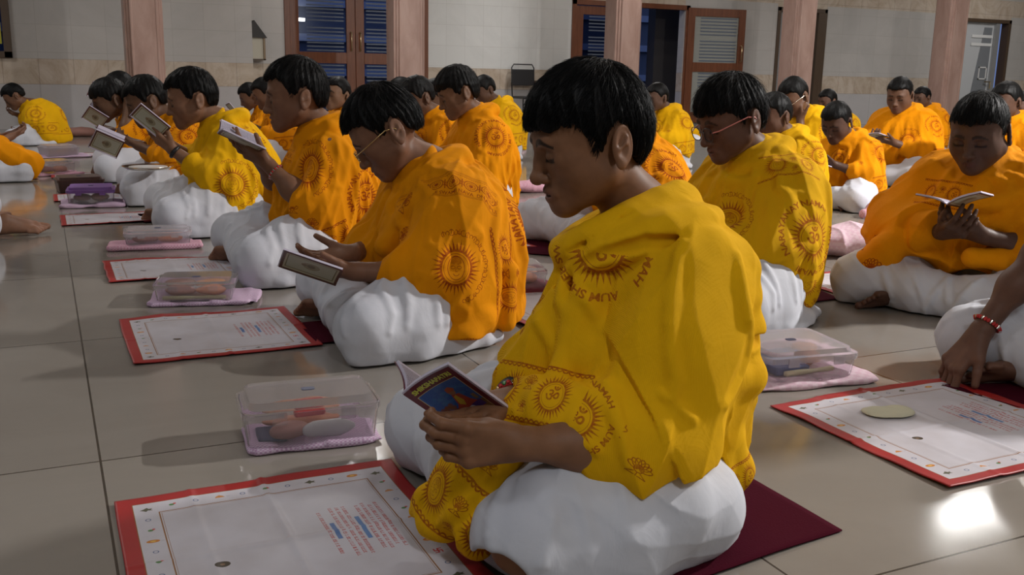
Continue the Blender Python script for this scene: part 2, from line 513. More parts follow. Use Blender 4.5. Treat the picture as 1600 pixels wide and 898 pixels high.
m = MB(); m.prism([(14.95, .02), (15.40, .02), (15.40, 1.68), (15.20, 1.68)], -.006, 0, M=[[1, 0, 0], [0, 0, 1], [0, 1, 0]], t=(0, WY + .05, 0)); m.build('glass_panel', GP2, d4)
m = MB(); m.box(15.44, 15.54, WY + .0, WY + .05, .02, 1.76); m.build('aluminium_stile', mat('aluminium', (.42, .43, .44), .4, .5), d4)
m = MB()
for z in (1.50, 1.36): m.box(14.9, 15.42, WY + .036, WY + .042, z, z + .05)
m.build('film_glare_stripes', mat('painted_tube_reflection', (.75, .76, .76), .4), d4)  # ceiling tube reflections painted as white stripes on the door glass
m = MB(); m.box(15.16, 15.36, WY + .03, WY + .04, .78, .80); m.box(15.16, 15.36, WY + .03, WY + .04, .98, 1.0); m.box(15.16, 15.18, WY + .03, WY + .04, .78, 1.0); m.box(15.34, 15.36, WY + .03, WY + .04, .78, 1.0); m.build('paper_notice', mat('white_paper', (.7, .7, .7), .7), d4)
m = MB(); m.tube([(15.30, WY, .74), (15.42, WY - .02, .74), (15.42, WY - .02, .62)], .012, 8); m.build('handle', STEELH if 'STEELH' in globals() else BRASS, d4)
m = MB(); z0, z1 = .78, 1.9
m.box(-.33, -.25, WY - .26, WY - .1, z0, z1); m.box(-1.3, -1.22, WY - .26, WY - .1, z0, z1); m.box(-1.3, -.25, WY - .26, WY - .1, z0, z0 + .07); m.box(-1.3, -.25, WY - .26, WY - .1, z1 - .07, z1)
w1 = st(m.build('window_1', DARKWOOD, None, bevel=.004))
m = MB(); m.box(-1.22, -.33, WY - .18, WY - .17, z0 + .07, z1 - .07); m.build('pane', DARKGLASS, w1)
m = MB(); m.box(-.44, -.345, WY - .20, WY - .185, .93, 1.16); m.build('sticker', mat('yellow_sticker', (.6, .55, .05), .5), w1)

# what shows through the glass: a block across the yard, a tree and its lamps
m = MB(); m.box(-3.2, 16, 21, 24, -1, 7.0); 
for k in range(9): m.box(-3.2, 16, 20.9, 21, .6 + k * .7, .75 + k * .7, 1)
o = m.build('neighbouring_building', [mat('dusk_wall', (.16, .17, .2), .8), mat('dusk_ledge', (.45, .48, .55), .8)]); tag(o, 'dark building across the yard seen through the double door glass', 'building')
m = MB(); 
LAMP = mat('yard_lamp_glow', (1, 1, 1), .5); LAMP.node_tree.nodes['Principled BSDF'].inputs['Emission Color'].default_value = (1, .95, .85, 1); LAMP.node_tree.nodes['Principled BSDF'].inputs['Emission Strength'].default_value = 6
for (x_, z_, lab) in ((4.75, 1.86, 'small lit lamp outside the double door, upper one'), (4.95, 1.72, 'small lit lamp outside the double door, lower one')):
    k = MB(); k.box(x_ - .08, x_ + .08, 20.7, 20.8, z_ - .03, z_ + .03); k.box(x_ - .02, x_ + .02, 20.8, 20.95, z_ - .02, z_ + .02, 1)
    tag(k.build('yard_lamp', [LAMP, DARKWOOD]), lab, 'lamp')
YARD = mat('dusk_ground', (.05, .055, .07), .9)
m = MB(); m.box(8.72, 9.9, 13.3, 13.5, 0, 2.6); m.box(6.2, 7.9, 14.6, 14.8, 0, .6); st(m.build('wall_porch', mat('dark_porch_wall', (.045, .04, .04), .7)))
m = MB(); m.quad((-10, 12.9, -.1), (25, 12.9, -.1), (25, 60, -.1), (-10, 60, -.1)); o = m.build('ground', YARD); st(o)

# tube fixtures, the third made up to carry the added fill
TW = mat('tube_glow', (1, 1, 1), .4); TW.node_tree.nodes['Principled BSDF'].inputs['Emission Color'].default_value = (.93, .96, 1, 1); TW.node_tree.nodes['Principled BSDF'].inputs['Emission Strength'].default_value = 4
BODY = mat('white_fixture', (.7, .7, .7), .4)
for i, (x, y, p) in enumerate(TUBES):
    e = empty('ceiling_light', (x, y, CEIL_Z - .12), math.pi / 2 if i % 2 == 0 else 0)
    tag(e, 'white tube light fixture on the hall ceiling', 'ceiling light', 'tube lights along the hall ceiling')
    k = MB(); k.box(-.62, .62, -.05, .05, .02, .12); k.build('housing', BODY, e, bevel=.004)
    k = MB(); k.tube([(-.58, 0, .008), (.58, 0, .008)], .014, 10); k.build('tube', TW, e, sm=True)

# steel chairs by the wall
def chair(x, y, lab, rz=0):
    e = empty('steel_chair', (x, y, 0), rz); tag(e, lab, 'chair', 'black chairs against the white tiles')
    BM = mat('black_painted_steel', (.02, .02, .022), .35) if 'black_painted_steel' not in bpy.data.materials else bpy.data.materials['black_painted_steel']
    w = .17; r = .009
    for s in (-1, 1):
        m = MB(); m.tube([(s * w, .0, .0), (s * w, .02, .40), (s * w, .05, .60)], r, 8); m.build('leg', BM, e, sm=True)
        m = MB(); m.tube([(s * w, -.34, .0), (s * w, -.32, .39)], r, 8); m.build('leg', BM, e, sm=True)
    m = MB(); m.tube([(-w, .05, .60), (-w, .06, .80), (-w + .03, .06, .845), (w - .03, .06, .845), (w, .06, .80), (w, .05, .60)], r, 8); m.build('back_frame', BM, e, sm=True)
    m = MB(); m.box(-w, w, .035, .055, .56, .78); m.build('backrest', BM, e, bevel=.01)
    m = MB(); m.box(-w - .01, w + .01, -.35, .03, .385, .42); m.build('seat', BM, e, bevel=.012)
    m = MB(); m.tube([(-w, -.33, .2), (w, -.33, .2)], r * .8, 8); m.build('stretcher', BM, e, sm=True)
    m = MB(); m.tube([(-w, 0, .2), (w, 0, .2)], r * .8, 8); m.build('stretcher', BM, e, sm=True)
chair(6.05, 12.42, 'black steel chair on the left below the white tiles')
chair(6.70, 12.42, 'black steel chair on the right, partly behind the nearest boy\'s hair')
e = empty('side_table', (6.375, 12.43, 0)); tag(e, 'small brown table with thin legs between the two black chairs', 'table')
m = MB(); m.box(-.135, .135, -.12, .12, .60, .63); m.build('tabletop', mat('brown_laminate', (.14, .09, .06), .4), e, bevel=.004)
for a in (-.11, .11):
    for b in (-.1, .1): m = MB(); m.tube([(a, b, 0), (a, b, .6)], .01, 6); m.build('leg', bpy.data.materials['black_painted_steel'], e)

# wall lantern, its left half behind the wall's corner
e = empty('wall_lantern', (2.40, WY - .09, .82)); tag(e, 'dark-roofed lantern with cream panes fixed at the wall corner', 'lantern')
m = MB(); m.prism([(-.13, 0), (.13, 0), (.13, .015), (-.13, .015)], -.07, .07, M=[[1, 0, 0], [0, 0, 1], [0, 1, 0]]); m.build('base', DARKWOOD, e)
m = MB(); m.prism([(-.15, .265), (.15, .265), (0, .47)], -.085, .085, M=[[1, 0, 0], [0, 0, 1], [0, 1, 0]]); m.build('roof', BLK if 'BLK' in globals() else mat('black_roof', (.02, .018, .016), .5), e)
m = MB(); m.box(-.10, .10, -.055, .055, .015, .265); m.build('pane', mat('cream_lantern_glass', (.50, .47, .38), .4), e)
BRF = mat('brass_frame', (.22, .15, .08), .4)
for a in (-.115, .115):
    for b in (-.06, .06): m = MB(); m.box(a - .012, a + .012, b - .01, b + .01, .0, .27); m.build('corner_post', BRF, e)
# ---------------------------------------------------------------- printed patterns (drawn here, no files)
class Canvas:
    """a little software rasteriser; y runs up, units are 0..w, 0..h"""
    def __init__(s, W, H, w, h, bg=(0, 0, 0)):
        s.W, s.H, s.w, s.h = W, H, w, h
        s.a = np.zeros((H, W, 3), np.float32); s.a[:] = bg
    def tris(s, T, col, alpha=1.0):
        T = np.array(T, float).reshape(-1, 3, 2) * [s.W / s.w, s.H / s.h]
        cov = {}
        for t in T:
            lo = np.floor(t.min(0)).astype(int); hi = np.ceil(t.max(0)).astype(int)
            x0, y0 = max(lo[0], 0), max(lo[1], 0); x1, y1 = min(hi[0] + 1, s.W), min(hi[1] + 1, s.H)
            if x1 <= x0 or y1 <= y0: continue
            e0 = t[1] - t[0]; e1 = t[2] - t[0]; den = e0[0] * e1[1] - e0[1] * e1[0]
            if abs(den) < 1e-9: continue
            X = np.arange(x0, x1) + .5; Y = (np.arange(y0, y1) + .5)[:, None]
            dx = X - t[0, 0]; dy = Y - t[0, 1]
            u = (dx * e1[1] - dy * e1[0]) / den; v = (e0[0] * dy - e0[1] * dx) / den
            m = (u >= -1e-6) & (v >= -1e-6) & (u + v <= 1 + 1e-6)
            r = s.a[y0:y1, x0:x1]
            r[m] = r[m] * (1 - alpha) + np.array(col, np.float32) * alpha
    def poly(s, P, col, alpha=1.0):
        """convex or star-shaped about its mean"""
        P = np.array(P, float); c = P.mean(0)
        s.tris([(c, P[i], P[(i + 1) % len(P)]) for i in range(len(P))], col, alpha)
    def rect(s, x0, y0, x1, y1, col, alpha=1.0):
        s.tris([((x0, y0), (x1, y0), (x1, y1)), ((x0, y0), (x1, y1), (x0, y1))], col, alpha)
    def line(s, P, w, col, closed=False):
        P = [np.array(p, float) for p in P]; n = len(P); T = []
        for i in range(n if closed else n - 1):
            a, b = P[i], P[(i + 1) % n]; d = b - a; L = np.hypot(*d)
            if L < 1e-9: continue
            d = d / L; nn = np.array([-d[1], d[0]]) * w / 2; a = a - d * w * .3; b = b + d * w * .3
            T += [(a + nn, b + nn, b - nn), (a + nn, b - nn, a - nn)]
        s.tris(T, col)
    def circle(s, c, r, w, col, sx=1.0, n=48, a0=0, a1=2 * math.pi):
        s.line([(c[0] + r * sx * math.cos(a0 + (a1 - a0) * i / n), c[1] + r * math.sin(a0 + (a1 - a0) * i / n)) for i in range(n + 1)], w, col)
    def disc(s, c, r, col, sx=1.0, alpha=1.0, n=32):
        s.poly([(c[0] + r * sx * math.cos(6.2832 * i / n), c[1] + r * math.sin(6.2832 * i / n)) for i in range(n)], col, alpha)
    def image(s, name):
        im = bpy.data.images.new(name, s.W, s.H, float_buffer=False)
        px_ = np.ones((s.H, s.W, 4), np.float32); px_[:, :, :3] = np.clip(s.a, 0, 1)
        im.pixels.foreach_set(px_.ravel()); im.update(); im.pack(); im.colorspace_settings.name = 'Non-Color'
        return im

_tcache = {}
def text_tris(txt, bold=.0):
    """triangles of a line of text, cap height 1 at the origin"""
    key = (txt, bold)
    if key in _tcache: return _tcache[key]
    cu = bpy.data.curves.new('t', 'FONT'); cu.body = txt; cu.size = 1.0; cu.offset = bold; cu.resolution_u = 3
    ob = bpy.data.objects.new('t', cu); COL.objects.link(ob)
    dg = bpy.context.evaluated_depsgraph_get(); me = ob.evaluated_get(dg).to_mesh()
    me.calc_loop_triangles()
    v = np.zeros(len(me.vertices) * 3); me.vertices.foreach_get('co', v); v = v.reshape(-1, 3)[:, :2] / .70
    t = np.zeros(len(me.loop_triangles) * 3, np.int32); me.loop_triangles.foreach_get('vertices', t)
    T = v[t.reshape(-1, 3)]
    ob.evaluated_get(dg).to_mesh_clear(); bpy.data.objects.remove(ob); bpy.data.curves.remove(cu)
    _tcache[key] = T
    return T

def put_text(cv, txt, x, y, h, col, bold=.0, ang=0, wscale=1.0, center=True, flip=False, arc=None):
    T = text_tris(txt, bold).copy()
    if not len(T): return
    T[..., 0] *= wscale
    if center: T[..., 0] -= (T[..., 0].min() + T[..., 0].max()) / 2
    if flip: T[..., 0] *= -1
    T *= h
    if arc:                               # (radius, centre angle, outward or inward reading)
        R, a0, out = arc
        r = R + (T[..., 1] if out else -T[..., 1]); a = a0 + (-T[..., 0] if out else T[..., 0]) / R
        T = np.stack([x + r * np.cos(a), y + r * np.sin(a)], -1)
    else:
        c, s_ = math.cos(ang), math.sin(ang)
        T = np.stack([x + T[..., 0] * c - T[..., 1] * s_, y + T[..., 0] * s_ + T[..., 1] * c], -1)
    cv.tris(T, col)

def sunburst(cv, cx, cy, R, kind, ink):
    n = 34
    for i in range(n):
        a = 6.2832 * i / n; w = 6.2832 / n * .44; r1 = R * (1.0 if i % 2 else .90)
        cv.tris([((cx + .60 * R * math.cos(a - w), cy + .60 * R * math.sin(a - w)),
                  (cx + .60 * R * math.cos(a + w), cy + .60 * R * math.sin(a + w)),
                  (cx + r1 * math.cos(a + .03), cy + r1 * math.sin(a + .03)))], ink)
    cv.circle((cx, cy), .59 * R, .075 * R, ink)
    cv.circle((cx, cy), .48 * R, .02 * R, ink)
    if kind == 'om':
        put_text(cv, '\u0950', cx, cy - .26 * R, .52 * R, ink, bold=.012)
    else:
        cv.circle((cx, cy), .40 * R, .03 * R, ink, sx=.8)
        for k in range(5): cv.circle((cx, cy + .08 * R), (.30 - .05 * k) * R, .018 * R, ink, sx=.7, a0=.3, a1=2.84)
        cv.circle((cx - .12 * R, cy + .02 * R), .05 * R, .02 * R, ink, sx=1.6); cv.circle((cx + .12 * R, cy + .02 * R), .05 * R, .02 * R, ink, sx=1.6)
        cv.line([(cx, cy + .02 * R), (cx - .03 * R, cy - .12 * R), (cx + .04 * R, cy - .12 * R)], .02 * R, ink)
        cv.circle((cx, cy - .14 * R), .12 * R, .025 * R, ink, a0=3.6, a1=5.8)
        cv.line([(cx - .03 * R, cy + .2 * R), (cx - .03 * R, cy + .38 * R)], .02 * R, ink); cv.line([(cx + .03 * R, cy + .2 * R), (cx + .03 * R, cy + .38 * R)], .02 * R, ink)

def lotus(cv, cx, cy, R, ink):
    w = .07 * R
    for a in (-1.25, -.8, -.4, 0, .4, .8, 1.25):
        c, s_ = math.cos(math.pi / 2 + a), math.sin(math.pi / 2 + a)
        P = []
        for k in range(13):
            t = k / 12 * 2 * math.pi; l = R * (.42 + .36 * math.cos(t)); q = R * .17 * math.sin(t)
            P.append((cx + l * c - q * s_, cy - .1 * R + l * s_ + q * c))
        cv.line(P, w, ink)
    cv.circle((cx, cy - .05 * R), .28 * R, w, ink)
    for a in (-1, 0, 1): cv.line([(cx + a * .2 * R, cy - .35 * R), (cx + a * .6 * R, cy - .62 * R), (cx + a * .1 * R, cy - .6 * R)], w, ink)

def shawl_atlas():
    """cells: 0,0 sun with om; 1,0 sun with face; lower strip of circles and lettering; lotus bits"""
    ink = (1, 1, 1); cv = Canvas(2048, 2048, 4, 4)
    sunburst(cv, 1, 3, .66, 'om', ink)
    put_text(cv, 'AUM SHREE SWAMI', 1, 3, .13, ink, bold=.03, arc=(.74, -.9, True), wscale=1.15)
    put_text(cv, 'NARAYANAY NAMAH', 1, 3, .13, ink, bold=.03, arc=(.74, 2.2, True), wscale=1.15)
    sunburst(cv, 3, 3, .70, 'face', ink)
    for i in range(26):
        a = -1.3 + i * .13
        cv.circle((3 + .84 * math.cos(a), 3 + .84 * math.sin(a)), .045 + .012 * (i % 3), .018, ink, n=14, a0=i, a1=i + 4.6)
        if i % 2: cv.line([(3 + .80 * math.cos(a), 3 + .80 * math.sin(a)), (3 + .92 * math.cos(a), 3 + .92 * math.sin(a))], .016, ink)
    lotus(cv, .5, 1.5, .42, ink)
    lotus(cv, 1.25, 1.7, .2, ink); lotus(cv, 1.7, 1.35, .2, ink)
    # dense corner ornament
    for k, (cx, kd) in enumerate(((2.48, 'face'), (3.48, 'om'))):
        sunburst(cv, cx, 1.5, .36, kd, ink)
    lotus(cv, 2.98, 1.62, .17, ink); lotus(cv, 2.98, 1.28, .12, ink)
    for y, sg in ((1.92, -1), (1.08, 1)):
        for i in range(20): cv.circle((2.05 + i * .1, y), .045, .022, ink, n=12, a0=0 if sg > 0 else 3.14, a1=3.14 if sg > 0 else 6.28)
        cv.rect(2.0, y - .012, 4.0, y + .012, ink)
    # hem strip v .0 .. .25
    for y in (.06, .10, .88, .92): cv.rect(0, y, 4, y + .014, ink)
    for i in range(64): cv.circle((i / 16 + .03, .80), .028, .012, ink, n=10, a0=0, a1=3.2)
    for i in range(8):
        cx = .25 + i * .5
        cv.circle((cx, .52), .19, .03, ink, n=28); cv.circle((cx, .52), .13, .014, ink, n=24); cv.disc((cx, .52), .06, ink)
        for k in range(12):
            a = k * .5236; cv.line([(cx + .08 * math.cos(a), .52 + .08 * math.sin(a)), (cx + .12 * math.cos(a), .52 + .12 * math.sin(a))], .014, ink)
        cv.line([(cx + .25, .36), (cx + .25, .68)], .03, ink); cv.line([(cx + .20, .44), (cx + .30, .60)], .02, ink); cv.line([(cx + .30, .44), (cx + .20, .60)], .02, ink)
    put_text(cv, 'HYDERABAD  SULI NARGA  SHREE SWAMI NAVA  DNAPURE', 2, .14, .12, ink, bold=.02, wscale=.93)
    return cv.image('shawl_print')

def mat_image():
    W, H = 1.0, 1.0
    cv = Canvas(1400, 1400, 1, 1, (.62, .60, .66))
    red = (.40, .014, .014); br = (.30, .12, .02)
    cv.rect(0, 0, 1, .05, red); cv.rect(0, .95, 1, 1, red); cv.rect(0, 0, .055, 1, red); cv.rect(.945, 0, 1, 1, red)
    for a, b in (((.055, .05), (.945, .95)), ):
        cv.line([a, (b[0], a[1]), b, (a[0], b[1])], .003, br, True)
    cv.line([(.135, .13), (.865, .13), (.865, .87), (.135, .87)], .0045, br, True)
    cv.line([(.142, .137), (.858, .137), (.858, .863), (.142, .863)], .0015, br, True)
    rs = random.Random(4)
    cols = [(.62, .22, .02), (.10, .10, .06), (.55, .03, .03), (.05, .10, .25), (.30, .15, .05), (.10, .25, .08)]
    def sign(x, y, k):
        c = cols[k % 6]
        if k % 6 == 0: cv.disc((x, y), .011, c, sx=1.9); cv.disc((x, y), .005, (.8, .5, .1), sx=1.9)
        elif k % 6 == 1:
            cv.poly([(x - .02, y), (x - .006, y + .008), (x + .004, y + .016), (x + .01, y + .006), (x + .022, y + .008), (x + .016, y), (x + .022, y - .008), (x + .006, y - .005), (x, y - .014), (x - .008, y - .006)], c)
        elif k % 6 == 2:
            cv.line([(x - .012, y + .012), (x - .012, y), (x + .012, y), (x + .012, y - .012)], .005, c); cv.line([(x - .012, y - .012), (x, y - .012), (x, y + .012), (x + .012, y + .012)], .005, c)
        elif k % 6 == 3: cv.circle((x, y), .008, .003, c, n=14)
        elif k % 6 == 4: cv.poly([(x - .016, y - .006), (x + .018, y - .006), (x + .012, y + .004), (x, y + .012), (x - .012, y + .004)], (.62, .25, .05))
        else: cv.disc((x, y), .007, c, sx=1.3); cv.disc((x + .010, y + .006), .005, (.6, .05, .05))
        if k % 2 == 0: cv.line([(x + .024, y - .003), (x + .034, y - .003)], .002, (.3, .3, .35))
    n = 11
    for i in range(n):
        t = .10 + .8 * i / (n - 1)
        sign(.095, t, [1, 0, 3, 4, 3, 5, 3, 0, 5, 3, 1][i]); sign(.905, t, [1, 3, 2, 0, 3, 4, 5, 3, 4, 5, 1][i])
        if 0 < i < n - 1: sign(t, .912, [0, 5, 3, 4, 3, 5, 3, 1, 3, 0, 1][i]); sign(t, .090, [0, 3, 4, 5, 3, 0, 3, 1, 3, 4, 1][i])
    # columns of small red and blue writing, running away from the reader
    x = .60
    for k, (c, w) in enumerate([((.50, .14, .14), .30), ((.10, .20, .46), .10), ((.50, .14, .14), .36), ((.50, .14, .14), .34), ((.50, .14, .14), .36), ((.12, .24, .50), .16), ((.50, .14, .14), .32), ((.50, .14, .14), .34), ((.50, .14, .14), .30), ((.50, .14, .14), .34)]):
        x += .0225; y = .30 + .12
        yy = .50 - w / 2
        while yy < .50 + w / 2:
            if c[2] > .3: cv.line([(x, yy), (x, yy + .012)], .016, c); yy += .016; continue
            L = rs.choice([.006, .008, .010])
            cv.line([(x - .004, yy), (x - .004, yy + L)], .0022, c)
            for _ in range(2):
                u = yy + rs.random() * L; cv.line([(x - .004, u), (x + .006, u + rs.uniform(-.002, .002))], .0024, c)
            if rs.random() < .5: cv.line([(x + .004, yy), (x + .002, yy + L)], .002, c)
            yy += L + (.001 if rs.random() < .75 else .007)
    cv.disc((.27, .42), .018, (.06, .04, .02), sx=1.3); cv.disc((.27, .42), .006, (.25, .15, .08), sx=1.3)
    return cv.image('mat_print')

def book_image():
    """maroon booklet cover: title, framed painting of a seated writer, foot line"""
    mar = (.10, .004, .016); cv = Canvas(700, 1000, .7, 1.0, mar)
    put_text(cv, 'SHIKSHAPATRI', .35, .885, .062, (.55, .60, .08), bold=.045, wscale=.98)
    cv.rect(.06, .10, .64, .845, (.50, .42, .20)); cv.rect(.068, .108, .632, .837, (.02, .09, .32))
    rs = np.random.RandomState(2)
    for i in range(40):
        cv.disc((rs.uniform(.1, .6), rs.uniform(.55, .82)), rs.uniform(.01, .03), (.03, .12 + .05 * rs.rand(), .36), sx=1.8, alpha=.5)
    cv.rect(.068, .108, .632, .34, (.20, .10, .035)); cv.rect(.068, .33, .632, .40, (.14, .08, .03))
    for i in range(24): cv.disc((rs.uniform(.08, .26), rs.uniform(.38, .52)), rs.uniform(.012, .03), (.14, .04, .03), alpha=.8)
    cv.poly([(.27, .27), (.24, .38), (.31, .46), (.36, .62), (.46, .60), (.50, .46), (.58, .36), (.55, .26), (.40, .23)], (.36, .05, .03))
    cv.poly([(.33, .45), (.36, .58), (.40, .60), (.42, .48), (.38, .40)], (.50, .34, .03))
    cv.disc((.40, .655), .045, (.25, .12, .07)); cv.poly([(.35, .67), (.36, .73), (.42, .75), (.47, .70), (.45, .665)], (.34, .07, .03))
    cv.poly([(.30, .33), (.42, .36), (.50, .30), (.40, .25), (.28, .28)], (.62, .62, .66))
    cv.poly([(.42, .37), (.58, .40), (.60, .30), (.48, .28)], (.05, .02, .20))
    cv.poly([(.12, .20), (.26, .24), (.24, .15), (.14, .13)], (.22, .45, .55)); cv.poly([(.34, .18), (.50, .21), (.50, .15), (.36, .13)], (.04, .25, .10))
    cv.rect(.55, .42, .60, .52, (.18, .12, .06))
    put_text(cv, 'SHREE GURUKUL', .44, .045, .026, (.50, .40, .12), bold=.02)
    return cv.image('book_cover_print')

def old_cover_image():
    cv = Canvas(300, 420, .7, 1.0, (.10, .03, .015))
    cv.rect(.05, .05, .65, .95, (.45, .42, .30)); cv.rect(.09, .08, .61, .92, (.16, .13, .05)); cv.rect(.11, .10, .59, .90, (.42, .42, .33))
    cv.disc((.35, .50), .15, (.28, .25, .16), sx=.9); cv.disc((.35, .50), .07, (.15, .12, .07)); cv.disc((.35, .62), .05, (.20, .14, .08))
    return cv.image('framed_cover_print')
# ---------------------------------------------------------------- people: head, hands, feet, hair
def head_sdf(fat=0.0, nose=1.0, open_mouth=.35, lid=.75, jaw=1.0):
    """head about 0.21 tall, centre of the skull at 0, face to +x"""
    s = Sdf()
    s.ell((-.008, 0, .022), (.086, .073, .084), k=.01)
    s.ell((.022, 0, .022), (.060, .064, .064), k=.03)
    s.ell((.030, 0, -.030), (.050, .055 + fat * .4, .070), k=.03)
    for y in (1, -1):
        s.cone((.002, y * (.050 + fat * .6), -.052), (.060, y * .014, -.090), .020 + fat * .5, .017 + fat * .3, k=.03)
        s.ball((.042, y * (.034 + fat * .3), -.036), .027 + fat * .5, k=.025)
        s.ell((.058, y * .043, -.014), (.018, .014, .012), k=.02)
    s.ball((.069, 0, -.094), .0155, k=.022)
    s.ell((.072, 0, -.066), (.016, .024, .016), k=.02)
    for y in (1, -1):
        s.chain([(.080, y * .010, .008), (.076, y * .030, .014), (.060, y * .048, .010)], [.007, .0085, .008], k=.018)
    for y in (1, -1):
        s.ell((.091, y * .030, -.008), (.014, .017, .012), k=.014, op='s')
    # nose
    s.chain([(.078, 0, .006), (.088, 0, -.016), (.1000 * nose, 0, -.038)], [.0075, .0078, .0092], k=.014)
    s.ball((.1010 * nose, 0, -.0415), .0098, k=.008)
    s.cone((.094, 0, -.047), (.086, 0, -.055), .006, .004, k=.006)
    for y in (1, -1):
        s.ell((.0895, y * .0115, -.0445), (.0095, .0072, .0072), k=.006)
        s.ball((.0935, y * .0065, -.0515), .0032, k=.002, op='s')
    # eyelids
    for y in (1, -1):
        s.ell((.0700, y * .0305, -.0085), (.0145, .0158, .0125), k=.004)
        s.ell((.0855, y * .031, -.0150), (.004, .0115, .0012), k=.003, op='s')
    # lips
    g = .0022 * open_mouth + .0006
    s.chain([(.080, -.0215, -.0700), (.0868, -.008, -.0645), (.0885, 0, -.0655), (.0868, .008, -.0645), (.080, .0215, -.0700)],
            [.0028, .0043, .0042, .0043, .0028], k=.007)
    s.chain([(.080, -.0200, -.0715), (.0842, -.007, -.0750 - g), (.0842, .007, -.0750 - g), (.080, .0200, -.0715)],
            [.0030, .0054, .0054, .0030], k=.007)
    s.ell((.0910, 0, -.0700 - g * .5), (.013, .016, g), k=.0025, op='s')
    s.ell((.093, 0, -.0575), (.006, .0026, .006), k=.005, op='s')
    # ears
    for y in (1, -1):
        R = rotm(0, 0, 0)
        a = math.radians(-18); E = np.array([[math.cos(.38), y * -math.sin(.38), 0], [y * math.sin(.38), math.cos(.38), 0], [0, 0, 1]])
        c = V(-.024, y * .0785, -.015)
        tilt = rotm(0, math.radians(-12), 0)
        M = E @ tilt
        s.ell(c, (.0185, .0065, .031), rot=M, k=.006)
        s.ell(c + M @ V(.002, y * .0075, .002), (.0120, .0056, .0215), rot=M, k=.002, op='s')
        s.torus(c + M @ V(-.001, y * .002, .002), .020, .0028, rot=M @ rotm(math.pi / 2, 0, 0), flat=(.82, 1.38), k=.003)
        s.chain([c + M @ V(.008, y * .003, -.004), c + M @ V(-.005, y * .004, .004), c + M @ V(-.007, y * .004, .014)], [.003, .0028, .002], k=.003)
        s.ball(c + M @ V(.011, y * .001, -.005), .0045, k=.004)
        s.ell(c + M @ V(.003, y * .001, -.027), (.008, .0045, .009), rot=M, k=.005)
    return s

def head_tint(q, sc, skin, nearlip=1.0):
    """colour of the skin at head-local points q: lips, brows, lashes"""
    q = q / sc
    col = np.tile(np.array(skin, float), (len(q), 1))
    ay = np.abs(q[:, 1])
    def put(w, c):
        nonlocal col
        w = np.clip(w, 0, 1)[:, None]
        col = col * (1 - w) + w * np.array(c)
    front = q[:, 0] > .05
    # brow: arc above the socket
    bz = .0135 + .0045 * np.sin((ay - .012) / .036 * math.pi) - .006 * np.clip((ay - .036) / .014, 0, 1)
    wth = .0052 - .0026 * np.clip((ay - .030) / .022, 0, 1)
    put(front * (ay > .010) * (ay < .052) * np.clip((wth - np.abs(q[:, 2] - bz)) / .0016 + .4, 0, 1) * .92, (.012, .008, .007))
    # lashes where the lids meet
    lz = -.0155 + .05 * (ay - .030) ** 2 / .01
    put(front * (ay > .0155) * (ay < .049) * np.clip((.0042 - np.abs(q[:, 2] - lz)) / .0012, 0, 1), (.006, .004, .004))
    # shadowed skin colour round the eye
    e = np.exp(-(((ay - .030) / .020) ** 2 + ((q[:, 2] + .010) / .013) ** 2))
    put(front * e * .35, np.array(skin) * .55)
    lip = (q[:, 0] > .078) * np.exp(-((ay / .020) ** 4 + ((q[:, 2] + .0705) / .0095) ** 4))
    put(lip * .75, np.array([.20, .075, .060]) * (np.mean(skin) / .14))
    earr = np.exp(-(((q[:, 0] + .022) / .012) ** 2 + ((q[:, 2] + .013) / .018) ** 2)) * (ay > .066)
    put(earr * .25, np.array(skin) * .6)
    return col

def hand_sdf(wrist, d, n, left=True, size=1.0, curl=(.5, .6, .4), thumb=(.6, .5), spread=.06, curls=None):
    d = _nz(d); n = np.array(n, float); n = _nz(n - d * (n @ d))
    t = np.cross(n, d) * (1 if left else -1)
    s = Sdf(); w = V(*wrist); S = size
    off = [.025, .0085, -.0085, -.0245]; kl = [.077, .080, .076, .069]
    ph = [(.036, .022, .019), (.040, .025, .020), (.037, .023, .019), (.029, .018, .017)]
    rr = [.0082, .0084, .0080, .0070]
    s.cone(w - d * .01 * S, w + d * .012 * S, .0215 * S, .0200 * S, k=.012 * S)
    K = []
    for i in range(4):
        k = w + d * kl[i] * S + t * off[i] * S - n * (.002 + .0012 * (i - 1.3) ** 2) * S
        K.append(k)
        s.cone(w + t * off[i] * .55 * S + d * .01 * S, k, .0135 * S, .0105 * S, k=.010 * S)
        s.ball(k - n * .002 * S, .0098 * S, k=.004 * S)
    s.ell(w + d * .036 * S + n * .004 * S, (.034 * S, .030 * S, .012 * S), rot=np.stack([d, t, n], 1), k=.01 * S)
    tips = []
    for i in range(4):
        c = curl if curls is None else curls[i]
        a = 0; p = K[i]; sp = spread * (1.5 - i)
        dd = _nz(d + t * sp)
        r = rr[i] * S
        for j in range(3):
            a += c[j]
            dr = dd * math.cos(a) + n * math.sin(a)
            p2 = p + dr * ph[i][j] * S
            s.cone(p, p2, r, r * (.93 if j < 2 else .80), k=.0015 * S if j else .004 * S)
            if j < 2: s.ball(p2 - (n * math.cos(a) - dd * math.sin(a)) * .0008 * S, r * 1.0, k=.002 * S)
            p = p2; r *= .93
        tips.append(p)
    # thumb leaves the side of the palm near its base
    b = w + d * .022 * S + t * .024 * S + n * .004 * S
    a0, a1 = thumb
    dr = _nz(d * math.cos(a0) + t * math.sin(a0) + n * a1)
    s.cone(w + d * .008 * S + t * .010 * S + n * .004 * S, b + dr * .022 * S, .014 * S, .0115 * S, k=.010 * S)
    p = b + dr * .022 * S
    dr2 = _nz(dr + d * .25)
    s.cone(p, p + dr2 * .028 * S, .0102 * S, .0090 * S, k=.004 * S)
    p = p + dr2 * .028 * S
    dr3 = _nz(dr2 + d * .2 + n * .15)
    s.cone(p, p + dr3 * .022 * S, .0090 * S, .0076 * S, k=.002 * S)
    s.tips = tips
    return s

